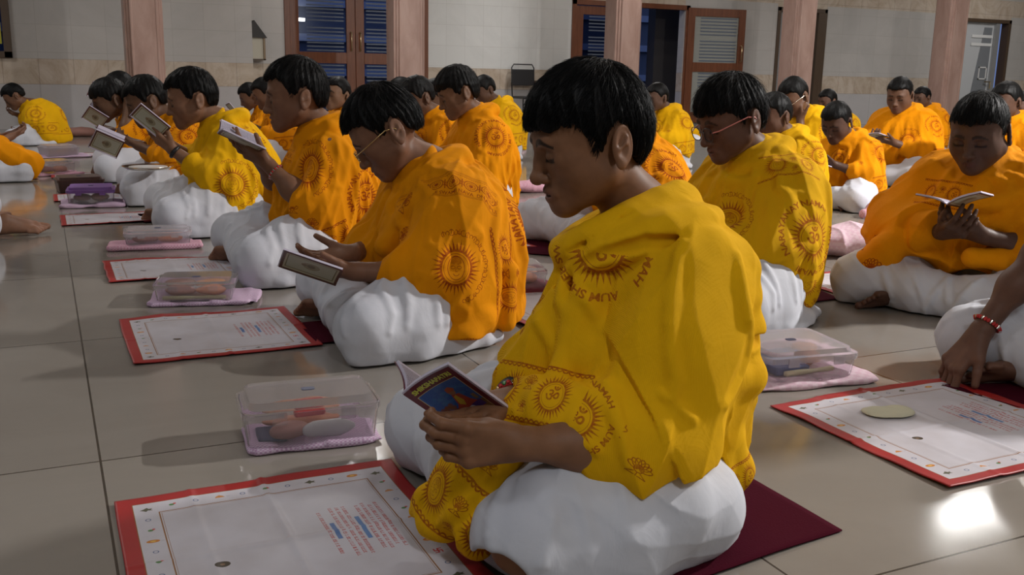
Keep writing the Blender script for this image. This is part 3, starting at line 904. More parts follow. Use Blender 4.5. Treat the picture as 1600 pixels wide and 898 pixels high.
def foot_sdf(heel, d, up, left=True, S=1.0):
    """d points to the toes, up away from the sole"""
    d = _nz(d); up = np.array(up, float); up = _nz(up - d * (up @ d))
    t = np.cross(up, d) * (-1 if left else 1)      # towards the big toe
    s = Sdf(); h = V(*heel)
    s.ell(h, (.030 * S, .027 * S, .026 * S), rot=np.stack([d, t, up], 1), k=.02)
    s.cone(h + up * .012 * S, h + d * .125 * S + t * .018 * S, .026 * S, .018 * S, k=.02)
    s.cone(h - t * .006 * S, h + d * .12 * S - t * .020 * S, .024 * S, .014 * S, k=.02)
    s.cone(h + d * .02 * S + up * .03 * S, h + d * .09 * S + up * .008 * S + t * .008 * S, .024 * S, .018 * S, k=.02)
    L = [.040, .036, .031, .027, .023]; r = [.0125, .0088, .0082, .0078, .0076]
    for i in range(5):
        b = h + d * (.142 - .006 * i) * S + t * (.026 - .0135 * i - (.004 if i else 0)) * S - up * .004 * S
        s.cone(b - d * .02 * S, b + d * .008 * S, r[i] * 1.0 * S, r[i] * S, k=.006)
        s.cone(b + d * .008 * S, b + d * (L[i] - .012) * S - up * .004 * S, r[i] * .95 * S, r[i] * 1.02 * S, k=.002)
    return s

def band01(x, a, b): return np.clip((x - a) / (b - a), 0, 1)

def poly2(p2, poly):
    """signed distance to a closed 2-D polygon, negative inside"""
    poly = np.array(poly, float); n = len(poly)
    d = np.full(len(p2), 1e9); ins = np.zeros(len(p2), bool)
    for i in range(n):
        a = poly[i]; b = poly[(i + 1) % n]; e = b - a; w = p2 - a
        t = np.clip((w @ e) / (e @ e), 0, 1)
        d = np.minimum(d, ((w - t[:, None] * e) ** 2).sum(1))
        c = (a[1] <= p2[:, 1]) != (b[1] <= p2[:, 1])
        xi = a[0] + (p2[:, 1] - a[1]) / (e[1] if abs(e[1]) > 1e-12 else 1e-12) * e[0]
        ins ^= c & (p2[:, 0] < xi)
    return np.sqrt(d) * np.where(ins, -1, 1)

HAIRLINE = {
    'fringe': [(.135, .032), (.078, .036), (.056, .034), (.034, .026), (.024, .004), (.018, -.026), (.008, -.028), (-.002, -.002), (-.012, .014), (-.026, .022),
               (-.043, .012), (-.049, -.012), (-.051, -.040), (-.064, -.060), (-.14, -.070), (-.14, .16), (.135, .16)],
    'short': [(.135, .052), (.074, .053), (.054, .050), (.038, .040), (.027, .016), (.020, -.012), (.010, -.014), (-.001, .004), (-.011, .016), (-.026, .023),
              (-.044, .012), (-.050, -.012), (-.054, -.032), (-.066, -.046), (-.14, -.052), (-.14, .16), (.135, .16)],
}

def hair_sdf(style='fringe', vol=1.0, seed=0):
    s = Sdf()
    v = .010 + .006 * vol
    s.ell((-.008, 0, .024), (.086 + v * .70, .073 + v * .42, .084 + v), k=.01)
    s.ell((.020, 0, .038), (.066 + v * .6, .060 + v * .42, .056 + v * .9), k=.025)
    s.ell((-.044, 0, -.004), (.048, .054, .050), k=.03)
    pl = HAIRLINE[style]
    rs = np.random.RandomState(seed)
    ph = rs.rand(4) * 6.28
    def region(p):
        # ragged edge so the hairline is made of locks
        j = .0035 * np.sin(p[:, 1] * 210 + ph[0]) + .0025 * np.sin(p[:, 1] * 430 + p[:, 0] * 250 + ph[1])
        q = np.stack([p[:, 0] - .4 * np.abs(p[:, 1]) * (p[:, 0] > .03) * 0, p[:, 2] + j * (p[:, 0] > .03) - .10 * np.abs(p[:, 1]) * band01(p[:, 0], .03, .06) * (style == 'short')], 1)
        return poly2(q, pl)
    s.func(region, k=.010, op='i')
    # thinner towards the neck and the sideburns
    s.func(lambda p: (np.sqrt(((p[:, 0] + .012) / .098) ** 2 + (p[:, 1] / .0775) ** 2) - 1) * .08 - np.clip(p[:, 2] + .005, 0, 1) * .8, k=.012, op='i')
    f1, f2 = 190, 420
    def post(p, d):
        flow = sines(p * [1, 1, .7], 55, seed + 3, 4)
        ang = np.arctan2(p[:, 1], p[:, 0] + .045)
        return d - vol * (.0016 * np.sin(ang * 26 + flow * 2.2) + .0011 * np.sin(ang * 61 + flow * 5 + p[:, 2] * 60)) - .0012 * sines(p, 120, seed, 4)
    s.post = post; s.amp = .005
    return s

def strands(sdf, v, n, seed=0, length=.035, width=.00055, lift=.004, seg=5, style='fringe'):
    """thin tapered locks lying along the hair, as triangles"""
    rs = np.random.RandomState(seed)
    p = v[rs.randint(0, len(v), n)]
    crown = V(-.050, .006, .115)
    L = length * (.5 + .8 * rs.rand(n)); W = width * (.6 + .9 * rs.rand(n)); lf = lift * rs.rand(n) ** 2
    ok0 = poly2(np.stack([p[:, 0], p[:, 2]], 1), HAIRLINE[style]) < -.007
    p = p[ok0]; n = len(p); L = L[ok0]; W = W[ok0]; lf = lf[ok0]
    ring = []; tw = rs.normal(size=(n, 3)) * .25
    def grad(q):
        e = 1e-3
        g = np.stack([sdf_raw.ev(q + np.eye(3)[i] * e) - sdf_raw.ev(q - np.eye(3)[i] * e) for i in range(3)], 1)
        return g / (np.linalg.norm(g, axis=1)[:, None] + 1e-9)
    sdf_raw = Sdf(); sdf_raw.P = sdf.P[:3]
    for k in range(seg):
        g = grad(p)
        fl = p - crown; fl = fl / (np.linalg.norm(fl, axis=1)[:, None] + 1e-6)
        fl = fl + tw + np.array([.25, 0, -.25])
        fl = fl - g * (fl * g).sum(1)[:, None]; fl /= np.linalg.norm(fl, axis=1)[:, None] + 1e-9
        side = np.cross(fl, g)
        t = k / (seg - 1); w = W * (1 - t) ** .6 * (1 if k else .6) + 5e-5
        c = p + g * (lf * t * 1.5)[:, None]
        ring.append(np.stack([c + side * w[:, None], c - side * w[:, None], c + g * (w * 1.2)[:, None]], 1))
        pn = p + fl * (L / (seg - 1))[:, None]
        out = poly2(np.stack([pn[:, 0], pn[:, 2]], 1), HAIRLINE[style]) > (.004 * rs.rand(n) - .001)
        p = np.where(out[:, None], p + fl * .0004, pn)
        d = sdf_raw.ev(p); p = p - g * (np.clip(d, -.01, .01) * .8)[:, None]
    R = np.stack(ring, 1)       # n, seg, 3, 3
    vv = R.reshape(-1, 3)
    base = np.arange(n)[:, None] * seg * 3
    q = []
    for k in range(seg - 1):
        for j in range(3):
            a = k * 3 + j; b = k * 3 + (j + 1) % 3
            q.append(np.stack([base[:, 0] + a, base[:, 0] + b, base[:, 0] + b + 3, base[:, 0] + a + 3], 1))
    return vv, np.concatenate(q)

def frame(yaw=0, pitch=0, roll=0):
    """head turn: yaw to its left, pitch down, roll"""
    cy, sy = math.cos(yaw), math.sin(yaw)
    cp, sp = math.cos(pitch), math.sin(pitch)
    cr, sr = math.cos(roll), math.sin(roll)
    Rz = np.array([[cy, -sy, 0], [sy, cy, 0], [0, 0, 1]])
    Ry = np.array([[cp, 0, sp], [0, 1, 0], [-sp, 0, cp]])
    Rx = np.array([[1, 0, 0], [0, cr, -sr], [0, sr, cr]])
    return Rz @ Ry @ Rx
# ---------------------------------------------------------------- people: clothes and assembly
def nest(sub, grow=0.0):
    """use a whole Sdf as one primitive"""
    def f(p): return sub.ev(p) - grow
    return f

def band(z, a, b):
    return np.clip((z - a) / (b - a), 0, 1)

def to_local(o, hip, yaw, s):
    c, sn = math.cos(yaw), math.sin(yaw)
    q = (np.array(o) - V(*hip)) / s
    return V(q[0] * c + q[1] * sn, -q[0] * sn + q[1] * c, q[2])

def fold_field(p, seed, n=9, twist=3.0, fine=1.0):
    """sharp-crested folds that run down and round the body"""
    th = np.arctan2(p[:, 1], -p[:, 0] - .02)
    w = sines(p, 7, seed, 4)
    f1 = np.sin(th * n + p[:, 2] * twist * 6 + w * 1.3 + seed)
    f2 = np.sin(th * (n * 2.1) - p[:, 2] * twist * 9 + w * 2.6 + seed * 2)
    r1 = 1 - np.abs(f1) ** .8 * 1.6; r2 = 1 - np.abs(f2) ** .8 * 1.6
    return r1 * .7 + r2 * .3 * fine

DEF = dict(
    head=(.085, 0, .635), hy=0, hp=22, hr=0, hs=1.0, style='short', vol=.7, fat=0, mouth=.3, skin=(.185, .095, .058),
    neck=(0, 0, .475), lean=0.0,
    L=dict(el=(.13, .20, .21), wr=(.27, .08, .27), d=(.7, -.6, .25), n=(-.3, -.2, 1), curl=(.45, .55, .4), th=(.7, .3)),
    R=dict(el=(.13, -.20, .21), wr=(.27, -.08, .27), d=(.7, .6, .25), n=(-.3, .2, 1), curl=(.45, .55, .4), th=(.7, .3)),
    knL=(.30, .27, .085), knR=(.30, -.27, .085), anL=(.24, -.10, .045), anR=(.22, .10, .04),
    feet=[dict(h=(.21, .10, .035), d=(.75, .55, 0), up=(-.4, .5, .6), left=False), dict(h=(.26, -.12, .035), d=(.75, -.55, 0), up=(-.4, -.5, .6), left=True)],
    col='orange', fold=1.0, hem=.10, nf=9, thick=0.0)

def arm_pts(a, sy):
    return [(a.get('fx', 0), sy * .125, .445 + a.get('dz', 0)), a['el'], a['wr']]

def body_sdf(P, detail):
    s = Sdf()
    H = V(*P['head']); N = V(*P['neck'])
    dz = P.get('dz', 0); fx = P.get('fx', 0)
    s.chain([(0, 0, .10), (-.02 + fx * .4, 0, .25), (-.01 + fx * .8, 0, .38 + dz)], [.115, .105, .105], k=.06)
    s.cone((-.005 + fx, -.075, .42 + dz), (-.005 + fx, .075, .42 + dz), .065, .065, k=.06)
    s.chain([N + V(-.01, 0, -.03), N + V(.005, 0, .04), H + V(-.02, 0, -.04)], [.058, .046, .046], k=.035)
    F = frame(math.radians(P['hy']), math.radians(P['hp']), math.radians(P['hr'])) * P['hs']
    s.join(head_sdf(fat=P['fat'], open_mouth=P['mouth']).move(F, H))
    s.P[:]; 
    for sy, k in ((1, 'L'), (-1, 'R')):
        a = P[k]
        if not a: continue
        p = arm_pts(a, sy)
        s.chain(p, [.043, .035, .022], k=.02)
        fl = V(*p[1]) * .6 + V(*p[2]) * .4
        s.ell(fl, (.036, .036, .036), k=.03)
        s.join(hand_sdf(a['wr'], a['d'], a['n'], left=(sy > 0), size=a.get('s', .95), curl=a['curl'], thumb=a['th'], curls=a.get('curls'), spread=a.get('sp', .06)))
        kn = P['kn' + k]; an = P['an' + k]
        s.chain([(.02, sy * .07, .10), kn, an], [.07, .045, .030], k=.02)
    for f in P['feet']: s.join(foot_sdf(f['h'], f['d'], f['up'], left=f['left'], S=f.get('s', .92)))
    return s, F, H

def surf(s, pts, lift=0.0, it=5):
    """bring points onto the surface, then lift them off it"""
    p = np.array([tuple(q) for q in pts], float); e = 2e-3
    for i in range(it + 1):
        g = np.stack([s.ev(p + np.eye(3)[j] * e) - s.ev(p - np.eye(3)[j] * e) for j in range(3)], 1)
        g /= np.linalg.norm(g, axis=1)[:, None] + 1e-9
        if i < it: p = p - g * np.clip(s.ev(p), -.04, .04)[:, None] * .9
    return [tuple(q) for q in p + g * lift]

def spline(pts, n):
    pts = np.array([tuple(q) for q in pts], float); out = []
    for t in np.linspace(0, len(pts) - 1, n):
        i = min(int(t), len(pts) - 2); f = t - i
        p0 = pts[max(i - 1, 0)]; p1 = pts[i]; p2 = pts[i + 1]; p3 = pts[min(i + 2, len(pts) - 1)]
        out.append(.5 * (2 * p1 + (p2 - p0) * f + (2 * p0 - 5 * p1 + 4 * p2 - p3) * f * f + (3 * p1 - p0 - 3 * p2 + p3) * f ** 3))
    return out

def ridges(s, lines, r, rs, k=.012, n=11, lift=0.0):
    for ln in lines:
        q = surf(s, spline(ln, n), lift); w = r * rs.uniform(.75, 1.25)
        s.todo = getattr(s, 'todo', []) + [(q, [w * (.35 + .65 * math.sin(math.pi * (j + .35) / (n - .3))) for j in range(n)], k)]
def flush(s):
    for q, w, k in getattr(s, 'todo', []): s.path(q, w, k=k)
    s.todo = []

def dhoti_sdf(P, seed=1):
    s = Sdf(); g = P.get('dg', 0.0)
    s.ell((.0, 0, .075), (.135 + g, .165 + g, .085), k=.04)
    for sy, k in ((1, 'L'), (-1, 'R')):
        kn = V(*P['kn' + k]); an = V(*P['an' + k])
        hp = V(.0, sy * .10, .10)
        s.chain([hp, hp * .45 + kn * .55 + V(0, 0, .012), kn], [.095 + g, .088 + g, .060 + g], k=.07)
        s.chain([(.02, sy * .15, .05), (kn[0] * .6, sy * abs(kn[1]) * .92, .045), (kn[0] - .02, kn[1], .040)], [.06, .055, .045], k=.06)
        s.chain([kn, (kn + an) / 2 + V(.01, 0, 0), an * .75 + kn * .25], [.060 + g, .058 + g, .046 + g], k=.06)
    s.ell((.18, 0, .045), (.14, .19, .045), k=.06)
    rs = random.Random(seed * 7 + 1)
    for sy, k in ((1, 'L'), (-1, 'R')):
        kn = V(*P['kn' + k]); Y = abs(kn[1])
        # soft gathers running from the lap over the thigh
        for j in range(7):
            t = j / 6 + rs.uniform(-.05, .05); x0 = .05 + .12 * t; x1 = -.02 + (kn[0] + .06) * t
            a = V(x0, sy * (.10 + .06 * t), .178 - .012 * t); b = V((x0 + x1) / 2 + .01, sy * (Y * .78), .160); c = V(x1, sy * (Y + .035 - .05 * (1 - t)), .085)
            if P.get('fine', True): ridges(s, [[a, b, c]], .0080, rs, k=.016, n=9, lift=-.0015)
        # loose cloth lying along the floor
        pts = []; rr_ = []
        for j in range(9):
            t = j / 8; x = -.06 + t * (kn[0] + .08); y = sy * (Y - .02 + .05 * math.sin(t * 2.6)) * (.80 + .25 * t)
            pts.append((x, y + sy * rs.uniform(-.012, .012), .014 + rs.uniform(0, .008))); rr_.append(rs.uniform(.014, .024))
        s.chain(pts, rr_, k=.03)
        for j in range(3):
            t = .3 + .25 * j; m_ = kn * (1 - t) + V(*P['an' + k]) * t
            if P.get('fine', True): ridges(s, [[m_ + V(.03, sy * .03, .045), m_ + V(.060, 0, .01), m_ + V(.05, -sy * .02, -.02)]], .006, rs, k=.014, n=6, lift=-.001)
    flush(s)
    for e in P.get('dhoti_extra', []): s.chain(e[0], e[1], k=e[2] if len(e) > 2 else .03)
    for e in P.get('dhoti_carve', []): s.chain(e[0], e[1], k=.012, op='s')
    fo = P['fold']
    def post(p, d):
        w = sines(p, 9, seed + 5, 4)
        r = np.hypot(p[:, 0] - .0, p[:, 1]); a = np.arctan2(p[:, 1], p[:, 0])
        f = np.sin(a * 5 + w * 2.8 - r * 22 + p[:, 2] * 14 + seed); f = 1 - np.abs(f) ** .6 * 1.7
        f2 = sines(p * [1, 1, 1.6], 62, seed, 4)
        ff = 1 - np.abs(np.sin((p[:, 1] * .8 + p[:, 2] * .9 - p[:, 0] * .25) * 62 + w * 3.2 + seed)) ** .6 * 1.6
        d = d - fo * (.0009 * f + .0010 * f2 + (.0012 + .0040 * band(p[:, 2], .10, .17)) * ff * band(w, -.5, .3))
        return np.maximum(d, .006 - p[:, 2])
    s.post = post; s.amp = .009
    return s

def cape_core(P):
    s = Sdf(); g = P['thick']
    N = V(*P['neck'])
    dz = P.get('dz', 0); fx = P.get('fx', 0)
    s.chain([(-.035, 0, .06), (-.045 + fx * .4, 0, .22), (-.03 + fx * .8, 0, .36 + dz)], [.150 + g, .140 + g, .125 + g], k=.06)
    s.ell((-.03 + fx * .6, 0, .30 + dz * .7), (.13 + g, .175 + g, .20), k=.06)
    s.cone((-.015 + fx, -.07, .420 + dz), (-.015 + fx, .07, .420 + dz), .066 + g * .5, .066 + g * .5, k=.05)
    for sy, k in ((1, 'L'), (-1, 'R')):
        a = P[k]
        if not a: continue
        sh, el, wr = [V(*q) for q in arm_pts(a, sy)]
        f = a.get('cov', .45)
        m = el * (1 - f) + wr * f
        s.chain([sh + V(-.01, 0, -.022), el], [.060 + g, .064 + g], k=.07)
        s.cone(el, m, .060 + g, .050 + g, k=.04)
        s.chain([el + V(-.05, sy * .0, 0), (el[0] - .09, el[1] * .98, .08)], [.055 + g, .050 + g], k=.08)
        s.cone((-.02 + fx, sy * .13, .38 + dz), (.04, sy * .16, .14), .07 + g, .06 + g, k=.08)
    s.cone((.04 + fx, 0, .36 + dz), (.12, 0, .19), .085, .085, k=.08)
    s.nbase = len(s.P)
    for e in P.get('core_extra', []): s.chain(e[0], e[1], k=e[2] if len(e) > 2 else .04)
    return s

def outer_core(P, core):
    if not P.get('outer_extra'): return core
    s = Sdf(); s.amp = .05; s.P = list(core.P)[:core.nbase]
    for e in P['outer_extra']: s.chain(e[0], e[1], k=e[2] if len(e) > 2 else .05)
    return s

def shawl_sdf(P, seed=1):
    core = cape_core(P); core.amp = .05; N = V(*P['neck']); fo = P['fold']; nf = P['nf']
    s = Sdf()
    cut = P.get('edge')            # (point, normal): the outer sheet lies behind this plane
    def inner(p):
        d = core.ev(p, *s.cur)
        A = .0145 * fo * (1.1 - band(p[:, 2], .15, .50))
        return d - A * fold_field(p, seed, nf, 1.6) - .0016 * sines(p, 60, seed, 4)
    s.func(inner, k=.01)
    if cut is not None:
        cp, cn = V(*cut[0]), _nz(cut[1])
        ocore = outer_core(P, core)
        def outer(p):
            d = ocore.ev(p, *s.cur) - P.get('oth', .014)
            A = .0105 * fo
            d = d - A * fold_field(p, seed + 7, 5, 1.3, .6)
            e = (p - cp) @ cn + .008 * sines(p, 12, seed + 2, 3)
            return np.maximum(d, e)
        s.func(outer, k=.004)
    # collar rolls round the neck
    if P.get('collar', True):
        Nh = (V(*P['head']) + V(-.035, 0, -.075)); Nk = N + (Nh - N) * .50 + V(-.008, 0, 0)
        s.cone(N + V(-.025, 0, -.04), Nk, .098, .062, k=.03)
        ad = _nz(Nh - N); s.torus(Nk + V(-.004, 0, -.004), .052, .019, rot=frame(0, math.atan2(ad[0], ad[2]) + .15, .1), flat=(1.1, 1.05), k=.006)
        s.chain([Nk + V(.030, -.05, -.01), Nk + V(.055, .01, -.035), Nk + V(.030, .055, -.045), Nk + V(-.03, .075, -.05), Nk + V(-.08, .05, -.04)], [.016, .020, .021, .022, .018], k=.006)
        c = N + V(.006, 0, .040)
        s.torus(c + V(0, 0, -.004), .066, .024, rot=frame(0, math.radians(28), 0), flat=(1.12, 1.05), k=.022)
        s.torus(c + V(.004, 0, .016), .060, .013, rot=frame(0, math.radians(22), math.radians(8)), flat=(1.12, 1.05), k=.008)
        O = [(-.062, -.05, .045), (-.074, 0, .064), (-.062, .05, .060), (-.008, .085, .038), (.045, .075, .002), (.078, .02, -.018), (.072, -.04, -.018), (.028, -.085, .010), (-.03, -.085, .032), (-.062, -.05, .045)]
        s.chain([N + V(*o) for o in O], [.026, .031, .031, .030, .027, .024, .022, .022, .024, .026], k=.008)
    for e in P.get('rolls', []):
        s.path(spline(e[0], 2 * len(e[0]) - 1), np.interp(np.linspace(0, len(e[0]) - 1, 2 * len(e[0]) - 1), range(len(e[0])), e[1]), k=e[2] if len(e) > 2 else .015)
    rs = random.Random(seed * 5 + 3); fx = P.get('fx', 0); dz = P.get('dz', 0)
    if P.get('fine', True) and P.get('gen_ridges', True):
        def jt(x, y, z, up=0): return V(x + fx * up + rs.uniform(-.012, .012), y + rs.uniform(-.015, .015), z + dz * up + rs.uniform(-.015, .015))
        L_ = []
        for sy, k in ((1, 'L'), (-1, 'R')):
            el = V(*P[k]['el']) if P[k] else V(.12, sy * .2, .2)
            L_ += [[jt(.02, sy * .10, .46, 1), jt(.05, sy * .18, .34, .6), el + V(-.01, sy * .05, .03)],
                   [jt(-.02, sy * .11, .46, 1), jt(.0, sy * .21, .33, .6), el + V(-.06, sy * .05, -.02), el + V(-.07, sy * .04, -.08)],
                   [jt(-.05, sy * .10, .45, 1), jt(-.07, sy * .20, .32, .6), jt(-.05, sy * .23, .15)],
                   [jt(.05, sy * .06, .44, 1), jt(.10, sy * .10, .33, .6), el + V(.03, -sy * .05, .04)],
                   [jt(-.09, sy * .06, .43, 1), jt(-.15, sy * .10, .28, .4), jt(-.15, sy * .13, .12)],
                   [jt(.07, sy * .02, .43, 1), jt(.12, sy * .03, .33, .6), jt(.17, sy * .05, .22)],
                   [jt(.02, sy * .17, .30, .5), jt(.08, sy * .24, .22), jt(.16, sy * .22, .20)]]
        ridges(s, L_, P.get('rw', .0095), rs, k=.018, lift=-.001)
    ridges(s, P.get('ridge_lines', []), .0095, rs, k=.012, lift=.000)
    flush(s)
    for e in P.get('bunch', []):
        s.chain(e[0], e[1], k=e[2] if len(e) > 2 else .03)
    hem = P['hem']; hn = P.get('hemn', (0, 0, -1))
    for e in P.get('carve', []): s.chain(e[0], e[1], k=.006, op='s')
    def post(p, d):
        d = d - .0012 * fo * sines(p * [1, 1, .6], 95, seed + 9, 4)
        th = np.arctan2(p[:, 1], p[:, 0])
        hz = hem(th, p) if callable(hem) else hem + .02 * np.sin(th * 3 + seed) + .01 * np.sin(th * 7 + seed * 2)
        hz = np.maximum(hz, .012)
        e = hz - p[:, 2]
        k = .008; h = np.maximum(k - np.abs(d - e), 0) / k
        return np.maximum(d, e) + h * h * k * .25
    s.post = post; s.amp = .022
    if callable(P.get('shawl_post')): 
        f0 = s.post; s.post = lambda p, d: P['shawl_post'](p, f0(p, d))
    return s

def face_normals(v, q):
    a = v[q[:, 2]] - v[q[:, 0]]; b = v[q[:, 3]] - v[q[:, 1]]
    n = np.cross(a, b); return n / (np.linalg.norm(n, axis=1)[:, None] + 1e-12)

CELL = {'om': (0, .5, .5, 1), 'face': (.5, .5, 1, 1), 'lotus': (0, .25, .25, .5), 'lotuses': (.25, .25, .5, .5), 'rings': (.5, .25, 1, .5), 'strip': (0, 0, 1, .25)}
def put_print(o, v, q, decals, strip=None):
    """lay printed motifs on the cloth: every face takes the motif it lies under"""
    c = v[q].mean(1); n = face_normals(v, q)
    uv = np.full((len(q), 4, 2), -2.0); done = np.zeros(len(q), bool)
    for D in decals:
        ce = V(*D[0]); nn = _nz(D[1]); up = V(*D[2]); up = _nz(up - nn * (up @ nn)); ri = np.cross(up, nn)
        w, h = (D[3], D[3]) if not hasattr(D[3], '__len__') else D[3]
        x0, y0, x1, y1 = CELL[D[4]]; dep = D[5] if len(D) > 5 else .09; fl = D[6] if len(D) > 6 else 1
        rel = c - ce; u = rel @ ri / w + .5; vv = rel @ up / h + .5
        m = (~done) & (u > .0) & (u < 1) & (vv > 0) & (vv < 1) & (n @ nn > .15) & (np.abs(rel @ nn) < dep)
        if len(D) > 7: m &= ((c - V(*D[7][0])) @ V(*D[7][1])) > 0
        r = v[q[m]] - ce; U = r @ ri / w + .5; W = r @ up / h + .5
        if fl < 0: U = 1 - U
        U = np.clip(U, 0, 1); W = np.clip(W, 0, 1)
        uv[m] = np.stack([x0 + U * (x1 - x0), y0 + W * (y1 - y0)], -1); done |= m
    if strip is not None:
        for (z0, hgt, per, sel) in strip:
            def par(P_):
                zz = z0(P_) if callable(z0) else z0
                return (P_[..., 2] - zz) / hgt
            vv = par(c); th = np.arctan2(c[:, 1], c[:, 0])
            m = (~done) & (vv > 0) & (vv < 1) & (np.abs(n[:, 2]) < .8)
            if sel is not None: m &= sel(c)
            r = v[q[m]]; T = np.arctan2(r[..., 1], r[..., 0] + .0)
            T = T[:, :1] + (T - T[:, :1] + math.pi) % (2 * math.pi) - math.pi
            U = T * per / (2 * math.pi); U = U - np.floor(U[:, :1]); U = np.clip(U, 0, 1)
            W = np.clip(par(r), 0, 1)
            uv[m] = np.stack([U, .0 + W * .25], -1); done |= m
    l = o.data.uv_layers.new(name='print')
    l.data.foreach_set('uv', uv.reshape(-1).astype(np.float32))

_ATLAS = None
def cloth_mat(name, col, ink, dark=None):
    global _ATLAS
    if _ATLAS is None: _ATLAS = shawl_atlas()
    m = mat(name, col, .85); t = NT(m)
    uv = t.n('ShaderNodeUVMap', uv_map='print')
    im = t.n('ShaderNodeTexImage', extension='CLIP', interpolation='Linear'); im.image = _ATLAS
    t.l(uv.outputs[0], im.inputs[0])
    co = t.coord()
    worn = t.ramp(t.noise(co, 160, 3, .7), [(.25, (.45,) * 3), (.6, (1,) * 3)])
    big = t.ramp(t.noise(co, 6, 3), [(.3, (.90, .90, .90)), (.7, (1.06, 1.06, 1.06))])
    base = t.mix(1.0, col, big, 'MULTIPLY')
    mk = t.n('ShaderNodeMath', operation='MULTIPLY'); t.l(im.outputs[0], mk.inputs[0]); t.l(worn, mk.inputs[1])
    mk2 = t.n('ShaderNodeMath', operation='MULTIPLY'); t.l(mk.outputs[0], mk2.inputs[0]); mk2.inputs[1].default_value = .88
    t.base(t.mix(mk2.outputs[0], base, ink))
    t.b.inputs['Specular IOR Level'].default_value = .12
    w = t.n('ShaderNodeTexWave'); w.wave_type = 'BANDS'; w.inputs['Scale'].default_value = 260; t.l(co, w.inputs['Vector']); w.inputs['Distortion'].default_value = 2
    ad = t.n('ShaderNodeMath', operation='ADD'); t.l(w.outputs[1], ad.inputs[0])
    n2 = t.noise(t.coord((1, 1, .55)), 28, 5, .55, 1.2); ml = t.n('ShaderNodeMath', operation='MULTIPLY'); t.l(n2, ml.inputs[0]); ml.inputs[1].default_value = 9
    t.l(ml.outputs[0], ad.inputs[1])
    t.bump(ad.outputs[0], .35, .0016)
    return m

def skin_mat():
    m = mat('skin', (.2, .1, .06), .52); t = NT(m)
    a = t.n('ShaderNodeVertexColor'); a.layer_name = 'tint'
    co = t.coord(); v = t.ramp(t.noise(co, 45, 4), [(.3, (.88, .86, .86)), (.7, (1.08, 1.06, 1.05))])
    t.base(t.mix(1.0, a.outputs[0], v, 'MULTIPLY'))
    t.bump(t.noise(co, 700, 2), .12, .0006)
    t.b.inputs['Specular IOR Level'].default_value = .28
    return m

def white_mat():
    m = mat('white_cotton', (.60, .60, .64), .9); t = NT(m); co = t.coord()
    t.base(t.ramp(t.noise(co, 5, 4), [(.3, (.52, .535, .60)), (.7, (.62, .635, .69))]))
    t.bump(t.noise(t.coord((1, 1, .5)), 22, 4, .5, .8), .22, .008)
    return m

SKIN = skin_mat(); WHITE = white_mat()
YELLOW = cloth_mat('yellow_printed_cotton', (.85, .455, .004), (.36, .050, .010))
GOLD = cloth_mat('golden_yellow_printed_cotton', (.76, .41, .004), (.34, .045, .008))
ORANGE = cloth_mat('orange_printed_cotton', (.80, .285, .001), (.26, .012, .004))
CLOTH = {'yellow': YELLOW, 'gold': GOLD, 'orange': ORANGE}
HAIR = mat('black_hair', (.0025, .0024, .0026), .52, Specular_IOR_Level=.16)
TEETH = mat('teeth', (.7, .7, .66), .3)

def pix_plane(hip, yaw_deg, a, b, s=1.0):
    """plane through two sight lines, in the sitter's own coordinates"""
    y = math.radians(yaw_deg); M = np.array([[math.cos(y), -math.sin(y), 0], [math.sin(y), math.cos(y), 0], [0, 0, 1]])
    d = [M.T @ (CR @ np.array([p[0] - 800, p[1] - 449, FPX])) for p in (a, b)]
    return tuple(M.T @ (CC - V(hip[0], hip[1], 0)) / s), tuple(_nz(np.cross(d[0], d[1])))

def pix_pt(hip, yaw_deg, x, y_, D, s=1.0):
    y = math.radians(yaw_deg); M = np.array([[math.cos(y), -math.sin(y), 0], [math.sin(y), math.cos(y), 0], [0, 0, 1]])
    return tuple(M.T @ (pxd(x, y_, D) - V(hip[0], hip[1], 0)) / s)

